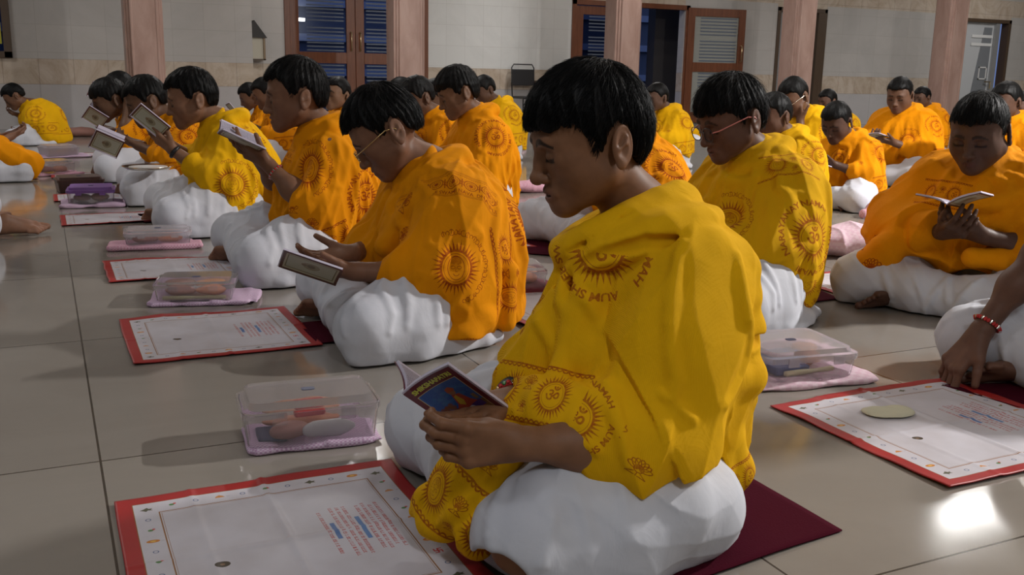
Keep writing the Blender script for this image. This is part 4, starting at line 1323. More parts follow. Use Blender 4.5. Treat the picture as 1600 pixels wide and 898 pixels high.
def make_person(name, P0, hip, yaw, s, vox, label, group=None, nstr=0, seed=1, decals=None, strip=None):
    P = dict(DEF); P.update(P0)
    root = empty(name, (hip[0], hip[1], 0), math.radians(yaw)); root.scale = (s, s, s)
    tag(root, label, 'person', group)
    vox = vox / s * VS
    P['L'] = dict(P['L'], dz=P.get('dz', 0), fx=P.get('fx', 0)); P['R'] = dict(P['R'], dz=P.get('dz', 0), fx=P.get('fx', 0))
    P.setdefault('fine', vox < .0062)
    b, F, H = body_sdf(P, 1)
    lo, hi = V(-.30, -.45, -.0), V(.55, .45, .86)
    v, q = polygonise(b, lo + [0, 0, .0], hi, vox * P.get('bvox', 1))
    o = mesh_np('body', v, q, SKIN, root)
    hl = (v - H) @ F / P['hs'] ** 2
    col = np.tile(np.array(P['skin']), (len(v), 1))
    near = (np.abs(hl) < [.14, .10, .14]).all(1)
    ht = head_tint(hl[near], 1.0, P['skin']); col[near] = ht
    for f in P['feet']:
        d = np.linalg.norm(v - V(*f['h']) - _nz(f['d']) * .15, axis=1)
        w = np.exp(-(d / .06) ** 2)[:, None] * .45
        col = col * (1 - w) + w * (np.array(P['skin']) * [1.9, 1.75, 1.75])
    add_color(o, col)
    if P.get('hair', True):
        hs = hair_sdf(P['style'], P['vol'], seed)
        hv, hq = polygonise(hs, (-.16, -.14, -.11), (.16, .14, .18), max(vox * .9, .0018) / P['hs'])
        if nstr:
            sv, sq = strands(hs, hv, nstr, seed, style=P['style'], length=P.get('slen', .035), lift=P.get('slift', .004))
            hq = np.concatenate([hq, sq + len(hv)]); hv = np.concatenate([hv, sv])
        mesh_np('hair', hv @ F.T + H, hq, HAIR, root)
    if P['mouth'] > .6:
        m = MB(); 
        for i in (-2, -1, 0, 1, 2): m.box(.0835 - .0012 * abs(i), .0880 - .0012 * abs(i), i * .0046 - .0021, i * .0046 + .0021, -.0715, -.0665)
        m.v = [tuple(F @ V(*p) + H) for p in m.v]
        m.build('teeth', TEETH, root)
    if P.get('dhoti', True):
        d = dhoti_sdf(P, seed)
        v, q = polygonise(d, (-.35, -.5, -.005), (.6, .5, .35), vox * 1.25)
        mesh_np('dhoti', v, q, WHITE, root)
    if P['col']:
        c = shawl_sdf(P, seed)
        v, q = polygonise(c, (-.35, -.45, -.005), (.52, .45, .62), vox * 1.15)
        o = mesh_np('shawl', v, q, CLOTH[P['col']], root)
        if decals is None: decals = P.get('decals') or []
        put_print(o, v, q, decals, strip or P.get('strip'))
    return root, F, H
# ---------------------------------------------------------------- small things: booklets, mats, boxes, bundles
def image_mat(name, im, rough=.6, ext='CLIP'):
    m = mat(name, (.5, .5, .5), rough); t = NT(m)
    uv = t.n('ShaderNodeUVMap', uv_map='print'); x = t.n('ShaderNodeTexImage', extension=ext); x.image = im
    t.l(uv.outputs[0], x.inputs[0])
    return m, t, x
BOOKPIC, _t, _x = image_mat('booklet_cover_print', book_image(), .28); _t.base(_x.outputs[0])
OLDPIC, _t, _x = image_mat('framed_cover_print', old_cover_image(), .4); _t.base(_x.outputs[0])
MAROON = mat('maroon_card', (.11, .006, .016), .35)
PAPER = mat('lilac_white_paper', (.60, .56, .68), .8)
_t = NT(PAPER); _c = _t.coord((1, 1, 1), 'Object'); _w = _t.n('ShaderNodeTexWave'); _w.inputs['Scale'].default_value = 60
PAGETEXT = mat('printed_page', (.60, .56, .68), .8)
_t = NT(PAGETEXT); _uv = _t.n('ShaderNodeUVMap', uv_map='print'); _br = _t.n('ShaderNodeTexBrick')
_br.inputs['Scale'].default_value = 14; _br.inputs['Color1'].default_value = (.28, .25, .32, 1); _br.inputs['Color2'].default_value = (.34, .31, .38, 1)
_br.inputs['Mortar'].default_value = (.60, .56, .68, 1); _br.inputs['Mortar Size'].default_value = .028; _br.inputs['Brick Width'].default_value = .9; _br.inputs['Row Height'].default_value = .55
_t.l(_uv.outputs[0], _br.inputs[0]); _t.base(_br.outputs[0])

def strip_mesh(name, rows, mats, uvs, mi, parent):
    """grid surface from rows of points"""
    R = np.array(rows); n, m = R.shape[:2]
    f = []; U = []
    me = bpy.data.meshes.new(name)
    for i in range(n - 1):
        for j in range(m - 1): f.append((i * m + j, i * m + j + 1, (i + 1) * m + j + 1, (i + 1) * m + j))
    me.from_pydata(R.reshape(-1, 3).tolist(), [], f)
    for x in mats: me.materials.append(x)
    l = me.uv_layers.new(name='print'); W = np.array(uvs).reshape(-1, 2)
    l.data.foreach_set('uv', np.concatenate([W[list(q)] for q in f]).ravel())
    me.polygons.foreach_set('use_smooth', [True] * len(f)); me.update()
    o = bpy.data.objects.new(name, me); COL.objects.link(o); o.parent = parent
    return o

def booklet(A, D, w1, w2, width, label, pic=None, pages=.005, group=None, bulge=.006, open_text=True):
    """open booklet: spine from A (top) to D (foot), wings along w1 and w2; the reader looks into the V"""
    A = V(*A); D = V(*D); L = np.linalg.norm(D - A); sd = (D - A) / L
    root = empty('booklet', tuple(A * .5 + D * .5)); tag(root, label, 'booklet', group)
    o0 = A * .5 + D * .5
    wings = []
    for w in (w1, w2):
        w = _nz(V(*w) - sd * (V(*w) @ sd)); wings.append(w)
    inn = _nz(wings[0] + wings[1])
    N = 9
    for k, w in enumerate(wings):
        n = inn - w * (inn @ w); n = _nz(n)
        prof = [w * (width * i / (N - 1)) + n * (bulge * math.sin(math.pi * (i / (N - 1)) ** .8)) for i in range(N)]
        def row(off, s0, s1, ex=0.0, M=5):
            return [[A - o0 + p * (1 + ex) + n * off + sd * (s0 + (s1 - s0) * j / (M - 1)) for j in range(M)] for p in prof]
        u = [[((i / (N - 1)) if k == 0 else 1 - i / (N - 1), 1 - j / 4) for j in range(5)] for i in range(N)]
        # cover: outside sheet and inside sheet with a rim
        a = row(0, 0, L); b = row(.0008, 0, L)
        cov = MB(); P0 = np.array(a); P1 = np.array(b)
        uvl = []
        def quad(q, uvq, mi):
            cov.quad(*[tuple(x) for x in q], mi); uvl.extend(uvq)
        for i in range(N - 1):
            for j in range(4):
                quad((P0[i, j], P0[i + 1, j], P0[i + 1, j + 1], P0[i, j + 1]), (u[i][j], u[i + 1][j], u[i + 1][j + 1], u[i][j + 1]), 1 if (pic and (k == 0 or pic is OLDPIC)) else 0)
                quad((P1[i, j], P1[i, j + 1], P1[i + 1, j + 1], P1[i + 1, j]), ((0, 0),) * 4, 0)
            for j, jj in ((0, 0), (4, 4)): quad((P0[i, j], P1[i, j], P1[i + 1, j], P0[i + 1, j]), ((0, 0),) * 4, 0)
        for j in range(4): quad((P0[-1, j], P1[-1, j], P1[-1, j + 1], P0[-1, j + 1]), ((0, 0),) * 4, 0)
        co = cov.build('cover', [MAROON, pic or MAROON], root)
        l = co.data.uv_layers.new(name='print'); l.data.foreach_set('uv', np.array(uvl, np.float32).ravel())
        # the leaves
        g = MB(); ex = .035 if k == 0 else .0
        e = .003
        Pa = np.array(row(.0010, -e if k == 0 else e, L - e, ex)); uvl = []
        th = [pages * (.35 + .65 * min(1, i / 2.0)) for i in range(N)]
        Pb = np.array([[p + n * th[i] for p in Pa[i]] for i in range(N)])
        def q2(q, uvq, mi): g.quad(*[tuple(x) for x in q], mi); uvl.extend(uvq)
        Z = ((0, 0),) * 4
        for i in range(N - 1):
            for j in range(4):
                q2((Pa[i, j], Pa[i + 1, j], Pa[i + 1, j + 1], Pa[i, j + 1]), Z, 0)
                q2((Pb[i, j], Pb[i, j + 1], Pb[i + 1, j + 1], Pb[i + 1, j]), (u[i][j], u[i][j + 1], u[i + 1][j + 1], u[i + 1][j]), 1 if 0 < i < N - 2 and open_text else 0)
            for j in (0, 4): q2((Pa[i, j], Pb[i, j], Pb[i + 1, j], Pa[i + 1, j]), Z, 0)
        for j in range(4): q2((Pa[-1, j], Pb[-1, j], Pb[-1, j + 1], Pa[-1, j + 1]), Z, 0)
        po = g.build('pages', [PAPER, PAGETEXT], root)
        l = po.data.uv_layers.new(name='print'); l.data.foreach_set('uv', np.array(uvl, np.float32).ravel())
    return root

LENS = mat('clear_lens', (.9, .9, .92), .03); LENS.node_tree.nodes['Principled BSDF'].inputs['Transmission Weight'].default_value = 1.0
LENS.node_tree.nodes['Principled BSDF'].inputs['IOR'].default_value = 1.02
GOLDM = mat('gold_wire', (.75, .55, .25), .25, 1.0)
BLACKP = mat('black_plastic', (.012, .012, .014), .35)
PINKP = mat('pink_plastic', (.62, .20, .17), .4)
REDT = mat('red_thread', (.5, .02, .02), .7); STEEL = mat('bright_metal', (.7, .68, .62), .2, 1.0)

def wristband(root, wr, d, R, r, m, name='wristband', flat=1.0, beads=None):
    """ring round the forearm at wr, its axis along d"""
    d = _nz(d); u = _nz(np.cross(d, (0, .3, 1))); w = np.cross(d, u); k = MB()
    pts = [tuple(V(*wr) + R * (u * math.cos(a) + w * flat * math.sin(a))) for a in [2 * math.pi * i / 28 for i in range(28)]]
    k.tube(pts, r, 8, closed=True)
    o = k.build(name, m, root, sm=True)
    if beads:
        for i in range(0, 28, 2):
            b = MB(); c = V(*pts[i]); q = r * 1.5
            b.box(-q, q, -q, q, -q, q, t=tuple(c)) if False else None
        b = MB()
        for i in range(28):
            c = V(*pts[i]); dd = (c - V(*wr)) * .06
            b.tube([tuple(c - d * r * 1.4 + dd), tuple(c + dd * 1.6), tuple(c + d * r * 1.4 + dd)], [r * .5, r * 1.5, r * .5], 6, mi=i % len(beads))
        b.build('beads', beads, o, sm=True)
    return o

# ---------------------------------------------------------------- the boy in front
def yaw_of(deg): return 180 + deg

HERO_HIP = (.87, 1.33)
def hp(x, y, D): return pix_pt(HERO_HIP, yaw_of(-8), x, y, D)
def hero_hem(th, p):
    z = .150 + .012 * np.sin(p[:, 0] * 30 + 1) + .006 * np.sin(p[:, 1] * 55)
    z = z - .115 * band(p[:, 0], .20, .235) * band(.30 - p[:, 1], .0, .06)
    z = z - .11 * band(-p[:, 0], .075, .10) * band(p[:, 1], .05, .08) * band(.19 - p[:, 1], 0, .03)
    return z
hero = dict(
    head=(.100, .000, .625), hy=-5, hp=15, hr=0, hs=.975, style='fringe', vol=1.0, mouth=1.0,
    neck=(.004, 0, .465), bvox=.72, col='yellow', skin=(.225, .108, .056), collar=False,
    L=dict(el=(.13, .215, .20), wr=(.285, .235, .225), d=(1, -.02, .10), n=(-.1, -1, .1), th=(-.15, .40), cov=.12, s=.98,
           curls=[(.35, .75, .7), (.4, .8, .7), (.45, .85, .7), (.5, .9, .7)], curl=(.5, .8, .5), sp=.02),
    R=dict(el=(.13, -.15, .20), wr=(.245, .085, .232), d=(.84, .54, .02), n=(0, -.1, 1), curl=(.08, .15, .2), th=(.5, .2), cov=.55, s=1.0),
    knL=(.275, .245, .085), knR=(.31, -.24, .085), anL=(.24, -.08, .045), anR=(.20, .08, .04), thick=-.006, oth=.008,
    feet=[dict(h=(.222, .105, .066), d=(.45, .88, -.06), up=(-.55, .25, .75), left=False, s=.98), dict(h=(.17, -.12, .035), d=(.75, -.55, 0), up=(-.4, -.5, .6), left=True)],
    edge=pix_plane(HERO_HIP, yaw_of(-8), (884, 400), (1066, 756)),
    hem=hero_hem, nf=8, fold=.85,
    core_extra=[([hp(912, 500, 1.50), hp(925, 560, 1.48), hp(935, 612, 1.46)], [.022, .030, .032], .03),
                ([(.12, .215, .20), (.165, .222, .208)], [.050, .044], .03),
                ([(.16, .20, .235), (.212, .165, .238), (.222, .115, .238)], [.040, .042, .034], .03),
                ([(.10, .05, .40), (.16, .03, .30), (.20, .03, .24)], [.05, .045, .05], .04),
                ([(.235, .13, .215), (.285, .150, .170), (.330, .130, .115), (.360, .105, .065)], [.040, .044, .050, .040], .02),
                ([(.300, .14, .15), (.325, .155, .085), (.322, .165, .050)], [.030, .030, .022], .015),
                ([(.33, .10, .12), (.375, .075, .075), (.392, .062, .058)], [.03, .028, .016], .015)],
    outer_extra=[([(-.02, .115, .42), (.02, .165, .33), (.03, .200, .20)], [.070, .070, .060], .05)],
    bunch=[([(.138, .010, .43), (.165, -.012, .34), (.188, -.020, .26)], [.013, .016, .018], .012),
           ([(.140, .040, .42), (.175, .035, .33), (.215, .040, .25)], [.011, .014, .018], .010),
           ([(.135, .072, .41), (.160, .095, .33), (.195, .130, .26)], [.010, .015, .020], .010),
           ([(.15, .235, .235), (.19, .195, .262), (.215, .14, .270)], [.012, .016, .014], .012),
           ([(.14, .255, .215), (.19, .235, .240), (.23, .165, .245)], [.010, .014, .014], .012),
           ([(.19, .18, .262), (.225, .13, .268), (.235, .09, .262)], [.012, .016, .012], .010),
           ([(.255, .150, .205), (.305, .155, .150), (.350, .120, .090)], [.010, .014, .014], .010),
           ([(.275, .110, .205), (.325, .110, .150), (.380, .080, .080)], [.012, .014, .012], .010),
           # border hanging at the back
           ([(-.095, .125, .145), (-.118, .128, .100), (-.122, .122, .065)], [.040, .030, .018], .02),
           ([(-.075, .150, .130), (-.095, .145, .085)], [.022, .018], .012),
           # soft folds down the back
           ([(-.03, .155, .475), (-.105, .128, .435), (-.125, .09, .38)], [.020, .022, .016], .03),
           ([(-.05, .165, .42), (-.115, .130, .385), (-.14, .08, .32)], [.014, .018, .014], .03),
           ([(-.05, .175, .36), (-.120, .135, .335), (-.15, .07, .26)], [.012, .020, .014], .03),
           ([(-.06, .175, .28), (-.135, .125, .255), (-.16, .05, .20)], [.012, .020, .014], .03)],
    gen_ridges=False,
    ridge_lines=[[hp(866, 430, 1.53), hp(862, 500, 1.54), hp(866, 585, 1.52)], [hp(884, 430, 1.52), hp(898, 510, 1.51), hp(915, 595, 1.48)],
                 [hp(902, 430, 1.50), hp(935, 520, 1.48), hp(965, 615, 1.44)], [hp(845, 500, 1.56), hp(835, 560, 1.57)],
                 [hp(1120, 420, 1.47), hp(1100, 520, 1.47), hp(1075, 640, 1.44)], [hp(1060, 400, 1.45), hp(1045, 520, 1.42), hp(1055, 660, 1.42)],
                 [hp(850, 600, 1.46), hp(900, 625, 1.42), hp(960, 680, 1.38)], [hp(840, 640, 1.44), hp(880, 660, 1.40), hp(930, 700, 1.37)],
                 [hp(900, 600, 1.46), hp(950, 650, 1.41), hp(985, 710, 1.38)], [hp(790, 720, 1.40), hp(735, 770, 1.42), hp(690, 815, 1.44)],
                 [hp(820, 700, 1.38), hp(770, 760, 1.40), hp(740, 815, 1.42)]],
    rolls=[([(-.060, -.030, .520), (-.045, .035, .530), (.005, .062, .522), (.062, .070, .498), (.110, .055, .472), (.138, .015, .448), (.115, -.045, .450), (.04, -.085, .480), (-.03, -.07, .505), (-.060, -.030, .520)],
            [.022, .028, .032, .033, .032, .027, .022, .020, .020, .020], .005),
           ([(-.055, .02, .545), (-.030, .046, .548), (.020, .060, .528), (.075, .055, .500), (.118, .030, .474)], [.010, .014, .013, .012, .010], .006),
           ([(-.085, .060, .500), (-.040, .110, .502), (.020, .128, .496), (.070, .118, .474), (.112, .088, .452), (.138, .050, .430)], [.024, .030, .032, .029, .023, .014], .006),
           ([(-.07, .02, .515), (-.02, .085, .520), (.05, .100, .500), (.105, .080, .472)], [.02, .02, .02, .018], .02)],
    carve=[([(-.118, .175, .318), (-.150, .130, .322)], [.016, .014]),
           ([hp(872, 440, 1.53), hp(876, 510, 1.53), hp(884, 590, 1.50)], [.006, .008, .010]),
           ([hp(893, 440, 1.51), hp(918, 520, 1.49), hp(945, 605, 1.45)], [.006, .008, .008]),
           ([hp(850, 480, 1.56), hp(846, 540, 1.56)], [.004, .007]),
           ([hp(1085, 372, 1.44), hp(1010, 379, 1.43), hp(940, 398, 1.45), hp(893, 418, 1.49)], [.006, .011, .012, .007]),
           ([hp(985, 330, 1.47), hp(930, 372, 1.48), hp(885, 395, 1.50)], [.002, .003, .002])],
    dhoti_extra=[([(.04, .22, .10), (-.02, .19, .075), (-.06, .15, .06)], [.075, .065, .055], .04), ([(.12, .24, .075), (.22, .245, .055), (.27, .215, .045)], [.065, .05, .035], .04),
                 ([(.20, .20, .16), (.25, .24, .14), (.27, .26, .09)], [.03, .03, .03], .03)],
    dhoti_carve=[([(.262, .175, .060), (.335, .300, .045)], [.034, .050]), ([(.33, .22, .01), (.36, .29, .0)], [.05, .05])],
    decals=[(hp(938, 388, 1.46), (.5, .85, .1), (-.85, .5, .1), .185, 'om', .09, 1, (hp(940, 398, 1.45), (0, 0, -1))),
            (hp(1005, 422, 1.43), (.3, .9, .1), (.1, .2, 1), .060, 'lotus', .05),
            ((.160, -.01, .36), (.9, .3, .1), (0, 0, 1), .055, 'lotus', .06), ((.16, -.02, .31), (.9, .3, .1), (0, 0, 1), .05, 'lotus', .06),
            ((.225, .125, .255), (.5, .75, .45), (-.3, -.2, 1), (.17, .11), 'rings', .08), ((.185, .205, .245), (.45, .85, .3), (-.5, .1, 1), .13, 'om', .06),
            ((.135, .265, .215), (.3, .9, .3), (-.5, .3, 1), (.14, .09), 'lotuses', .06),
            ((.255, .07, .27), (.6, .5, .6), (-.2, -.1, 1), (.14, .07), 'rings', .08),
            ((.335, .150, .095), (.6, .75, .2), (-.5, .3, 1), (.20, .13), 'rings', .12),
            ((.300, .150, .19), (.6, .75, .2), (-.2, .3, 1), (.10, .09), 'lotuses', .12),
            ((-.105, .15, .09), (-.2, 1, .1), (.3, 0, 1), (.10, .08), 'rings', .12)],
)
HB = {}
HB['root'], HB['F'], HB['H'] = make_person('person', hero, HERO_HIP, yaw_of(-8), 1.0, .0024, 'boy in a bright yellow printed shawl reading a maroon booklet, nearest of all', nstr=9000, seed=3)

def to_world(q, hip, yaw_deg, s=1.0):
    y = math.radians(yaw_deg); c, sn = math.cos(y), math.sin(y)
    return V(hip[0] + s * (q[0] * c - q[1] * sn), hip[1] + s * (q[0] * sn + q[1] * c), s * q[2])

_R = hero['R']; _rd = V(*_R['wr']) - V(*_R['el'])
wristband(HB['root'], tuple(V(*_R['wr']) - _nz(_rd) * .034), _rd, .0265, .008, BLACKP, name='wristwatch')
wristband(HB['root'], tuple(V(*_R['wr']) - _nz(_rd) * .008), _rd, .027, .0028, REDT, beads=[REDT, GOLDM, STEEL, REDT, mat('green_bead', (.05, .25, .06), .3)], name='beaded_bracelet')
_w = lambda q: to_world(q, HERO_HIP, yaw_of(-8))
_A, _B, _C = V(.417, .101, .262), V(.368, .152, .317), V(.266, .133, .233)
_D = _A + (_C - _B)
_r = lambda v: _w(v) - _w((0, 0, 0))
booklet(_w(_A), _w(_D), _r(_B - _A), _r((.02, -.080, .042)), .092,
        'maroon booklet titled in yellow with a framed painting, held by the nearest boy', pic=BOOKPIC)
# ---------------------------------------------------------------- everyone else
def specs(head_F, head_H, root, hs, metal, arm_m, lens=None, w=.019, h=.015, r=.0009, name='spectacles'):
    t = empty(name, (0, 0, 0), 0, root)
    def T(p): return tuple(head_F @ V(*p) + head_H)
    m = MB()
    for y in (1, -1):
        pts = []
        for i in range(20):
            a = 2 * math.pi * i / 20; c, s_ = math.cos(a), math.sin(a)
            pts.append(T((.1005 - .10 * 0 - abs(w * c) * .12 * 0, y * (.0325 + w * math.copysign(abs(c) ** .7, c) * 1.0), -.014 + h * math.copysign(abs(s_) ** .7, s_))))
        m.tube(pts, r, 6, closed=True)
    m.tube([T((.1005, .013, -.010)), T((.104, 0, -.006)), T((.1005, -.013, -.010))], r, 6)
    m.build('rims', metal, t, sm=True)
    for y in (1, -1):
        m = MB(); m.tube([T((.1005, y * .051, -.008)), T((.085, y * .068, -.006)), T((.0, y * .0845, .004)), T((-.022, y * .083, -.004)), T((-.030, y * .078, -.018))], r * 1.5, 6)
        m.build('temple', arm_m, t, sm=True)
    for y in (1, -1):
        g = MB()
        pts = [T((.1005, y * (.0325 + w * .97 * math.cos(a)), -.014 + h * .97 * math.sin(a))) for a in [2 * math.pi * i / 16 for i in range(16)]]
        i0 = len(g.v); g.v += pts; g.f.append(tuple(range(i0, i0 + 16))); g.m.append(0)
        g.build('lens', LENS, t)
    return t

def sitter(headpx, D, yo, label, s=None, hx=.085, vox=None, nstr=0, seed=1, bookp=None, name='person', group=None, **kw):
    """a seated boy whose head stands at the measured place"""
    Hw = pxd(headpx[0], headpx[1], D)
    if s is None: s = min(1.10, max(.92, Hw[2] / .62))
    hz = Hw[2] / s; dzz = hz - .628
    P = dict(kw); P.setdefault('hs', .97)
    P['dz'] = dzz * .75; P['fx'] = P.get('fx', 0.0) + max(0, -dzz) * .6
    hxx = hx + max(0, -dzz) * .9
    P['head'] = (hxx, P.get('hoy', 0), hz); P['neck'] = (P['fx'] * .9, 0, .470 + P['dz'])
    yaw = yaw_of(yo); y = math.radians(yaw)
    hip = (Hw[0] - s * (hxx * math.cos(y) - P.get('hoy', 0) * math.sin(y)), Hw[1] - s * (hxx * math.sin(y) + P.get('hoy', 0) * math.cos(y)))
    for k in ('L', 'R'):
        if k in P and P[k]: P[k] = {**DEF[k], **P[k]}
    def sh(p):
        t = min(1, max(0, (p[2] - .15) / .30)); return (p[0] + P['fx'] * t, p[1], p[2] + P['dz'] * t)
    for k in ('rolls', 'bunch', 'core_extra'):
        if k in P: P[k] = [(tuple([sh(p) for p in e[0]]),) + tuple(e[1:]) for e in P[k]]
    if 'decals' not in P: P['decals'] = decals_for(seed)
    P['decals'] = [(sh(e[0]),) + tuple(e[1:]) for e in P['decals']]
    if vox is None: vox = min(.0095, max(.0028, D * .00125))
    if 'decals' not in P: P['decals'] = decals_for(seed)
    if 'edge' not in P and seed % 2: P['edge'] = ((.10, .10, .40), (.9, .42, .25))
    r = make_person(name, P, hip, yaw, s, vox, label, group=group, nstr=nstr, seed=seed)
    return dict(root=r[0], F=r[1], H=r[2], hip=hip, yaw=yaw, s=s, P=P)

def decals_for(seed):
    rs = random.Random(seed); k = ['om', 'face']; rs.shuffle(k)
    return [((-.02, .20, .40), (-.1, 1, .35), (0, -.3, 1), .20, k[0], .10),
            ((-.20, .02, .36), (-1, .1, .2), (0, 0, 1), .24, k[1], .10),
            ((.02, .26, .17), (.1, 1, .1), (.1, 0, 1), (.26, .12), 'rings', .12),
            ((.15, .04, .36), (.8, .3, .4), (0, 0, 1), .15, k[1], .10),
            ((-.16, .17, .15), (-.8, .8, 0), (0, 0, 1), (.26, .12), 'rings', .12),
            ((.10, .15, .28), (.5, .8, .2), (-.4, 0, 1), .10, 'lotuses', .08),
            ((0, -.22, .38), (0, -1, .3), (0, 0, 1), .2, k[0], .12)]

def local_book(B, label, c=(.36, 0, .33), cp=None, tilt=.4, pic=None, w=.085, L=.13, spread=.5, turn=0, group=None, side=0.0):
    """booklet held open in front of the sitter: c is its middle"""
    dx = V(math.cos(tilt), 0, math.sin(tilt)); n = V(-math.sin(tilt), 0, math.cos(tilt)); y = V(0, 1, 0)
    ct, st = math.cos(side), math.sin(side)
    y, n = y * ct + n * st, n * ct - y * st
    t = turn; dx, y = dx * math.cos(t) + y * math.sin(t), y * math.cos(t) - dx * math.sin(t)
    if cp: c = pix_pt(B['hip'], B['yaw'], *cp, B['s'])
    c = V(*c); A = c + dx * L / 2; Dd = c - dx * L / 2
    f = lambda v: to_world(v, B['hip'], math.degrees(math.radians(B['yaw'])), B['s'])
    g = lambda v: f(v) - f((0, 0, 0))
    return booklet(f(A), f(Dd), g(y + n * spread), g(-y + n * spread), w * B['s'], label, pic=pic or OLDPIC, group=group)

# second boy of the row: gold spectacles
A2 = sitter((603, 203), 2.66, -4, 'boy in an orange shawl and gold wire spectacles bent over a booklet', s=1.06, hx=.09, seed=5, nstr=3500, vox=.0034,
    hy=-14, hp=36, hs=0.99, style='short', vol=1.1, col='orange', skin=(.20, .10, .060), collar=True, hem=.03, thick=.012,
    L=dict(el=(.12, .20, .19), wr=(.30, .16, .20), d=(1, -.15, .05), n=(0, -.4, 1), curl=(.15, .25, .2), th=(.5, .5), cov=.35),
    R=dict(el=(.14, -.18, .20), wr=(.28, .03, .22), d=(.95, .3, .0), n=(0, .3, 1), curl=(.2, .3, .3), th=(.7, .5), cov=.5),
    bunch=[([(-.02, .13, .45), (.06, .16, .38), (.12, .14, .28), (.14, .16, .20)], [.028, .030, .030, .03], .012),
           ([(-.06, .10, .46), (.03, .11, .44), (.10, .08, .36), (.17, .06, .27)], [.026, .028, .026, .03], .010),
           ([(-.07, .18, .34), (-.10, .20, .20), (-.08, .22, .06)], [.02, .022, .025], .02),
           ([(.0, .25, .08), (.05, .27, .045), (.10, .27, .035)], [.035, .035, .02], .02)],
    rolls=[([(-.09, -.02, .47), (-.06, .08, .475), (.01, .125, .465), (.08, .115, .42), (.13, .07, .34), (.17, .03, .26)], [.022, .026, .028, .026, .022, .02], .008),
           ([(-.10, .10, .42), (-.03, .155, .43), (.05, .165, .40), (.11, .12, .31)], [.016, .02, .022, .018], .008)],
    decals=[((.055, .26, .24), (.25, 1, .1), (0, 0, 1), (.18, .20), 'face', .10), ((-.09, .22, .20), (-.5, 1, 0), (1, .5, 0), (.24, .12), 'rings', .10),
            ((.12, .12, .36), (.7, .7, .3), (-.5, .2, 1), (.09, .22), 'lotuses', .10), ((.05, .15, .46), (.3, .7, 1), (-.2, -.5, .4), (.34, .075), 'strip', .06), ((-.2, .05, .33), (-1, .2, .1), (0, 0, 1), .24, 'om', .1),
            ((.08, .29, .05), (.3, 1, .1), (0, 0, 1), (.16, .06), 'lotuses', .1)],
    dhoti_extra=[([(.06, .22, .03), (.16, .25, .025), (.20, .26, .02)], [.045, .04, .03], .02)])
specs(A2['F'], A2['H'], A2['root'], 1, GOLDM, GOLDM, w=.0200, h=.0150, r=.0009)
local_book(A2, 'open booklet on the lap of the boy in gold spectacles', cp=(480, 432, 2.46), tilt=.42, turn=-.2, side=.30, spread=.25, w=.095, L=.14)

# third boy
A3 = sitter((463, 148), 3.50, -2, 'boy in an orange shawl reciting from a raised booklet beside the double door', s=1.08, hx=.07, seed=8, nstr=2500,
    hy=-10, hp=6, hs=1.03, style='short', vol=1.0, mouth=.9, col='orange', skin=(.19, .095, .055), hem=.02, thick=-.010,
    L=dict(el=(.12, .20, .24), wr=(.23, .10, .37), d=(.75, -.25, .55), n=(-.4, -.5, .6), curl=(.2, .3, .3), th=(.6, .5), cov=.1),
    R=dict(el=(.13, -.18, .24), wr=(.24, -.03, .38), d=(.75, .15, .5), n=(-.5, .3, .8), curl=(.2, .3, .3), th=(.6, .5), cov=.3),
    rolls=[([(-.09, -.02, .475), (-.06, .08, .48), (.01, .12, .46), (.08, .10, .40), (.12, .06, .32)], [.02, .025, .026, .024, .02], .008)],
    decals=[((.085, .17, .38), (.55, .85, .2), (.25, -.1, 1), (.17, .23), 'face', .09), ((-.12, .20, .28), (-.6, .9, .1), (0, 0, 1), .22, 'om', .10),
            ((.05, .26, .12), (.2, 1, 0), (.4, 0, 1), (.26, .14), 'rings', .12), ((-.12, .20, .10), (-.5, .9, 0), (0, 0, 1), (.26, .12), 'rings', .12),
            ((.12, .22, .22), (.6, .8, 0), (0, 0, 1), (.14, .14), 'lotuses', .08), ((.13, .08, .42), (.8, .5, .3), (0, .2, 1), (.2, .05), 'strip', .08)])
local_book(A3, 'open booklet raised by the third boy of the left row', cp=(373, 224, 3.35), tilt=.45, spread=.35, w=.092, L=.14, side=-.15)
wristband(A3['root'], (.205, .118, .342), (.6, -.5, .6), .025, .003, REDT, beads=[REDT, STEEL])

# fourth boy, with the watch
A4 = sitter((300, 153), 4.40, -2, 'boy in a yellow shawl with a black wristwatch reading with both hands raised', s=1.10, hx=.09, seed=2, nstr=1800,
    hy=-4, hp=12, hs=1.02, style='short', vol=1.0, col='yellow', skin=(.22, .115, .068), hem=.05, fold=.8,
    L=dict(el=(.13, .20, .22), wr=(.27, .10, .33), d=(.75, -.25, .75), n=(-.6, -.5, .5), curl=(.1, .15, .15), th=(.6, .4), cov=.45),
    R=dict(el=(.13, -.18, .24), wr=(.27, -.02, .34), d=(.75, .1, .75), n=(-.6, .4, .6), curl=(.1, .15, .2), th=(.6, .4), cov=.45),
    decals=[((.05, .25, .22), (.15, 1, .1), (0, 0, 1), (.22, .22), 'face', .10), ((-.10, .17, .43), (-.4, .8, .7), (-.5, 0, 1), (.18, .20), 'om', .08), ((-.10, .22, .09), (-.3, 1, 0), (0, 0, 1), (.28, .12), 'rings', .12)])
wristband(A4['root'], (.262, .108, .322), (.75, -.3, .7), .023, .008, BLACKP, name='wristwatch')
local_book(A4, 'booklet held up by the boy with the wristwatch', cp=(226, 200, 4.25), tilt=.72, spread=1.6, w=.075, L=.14)

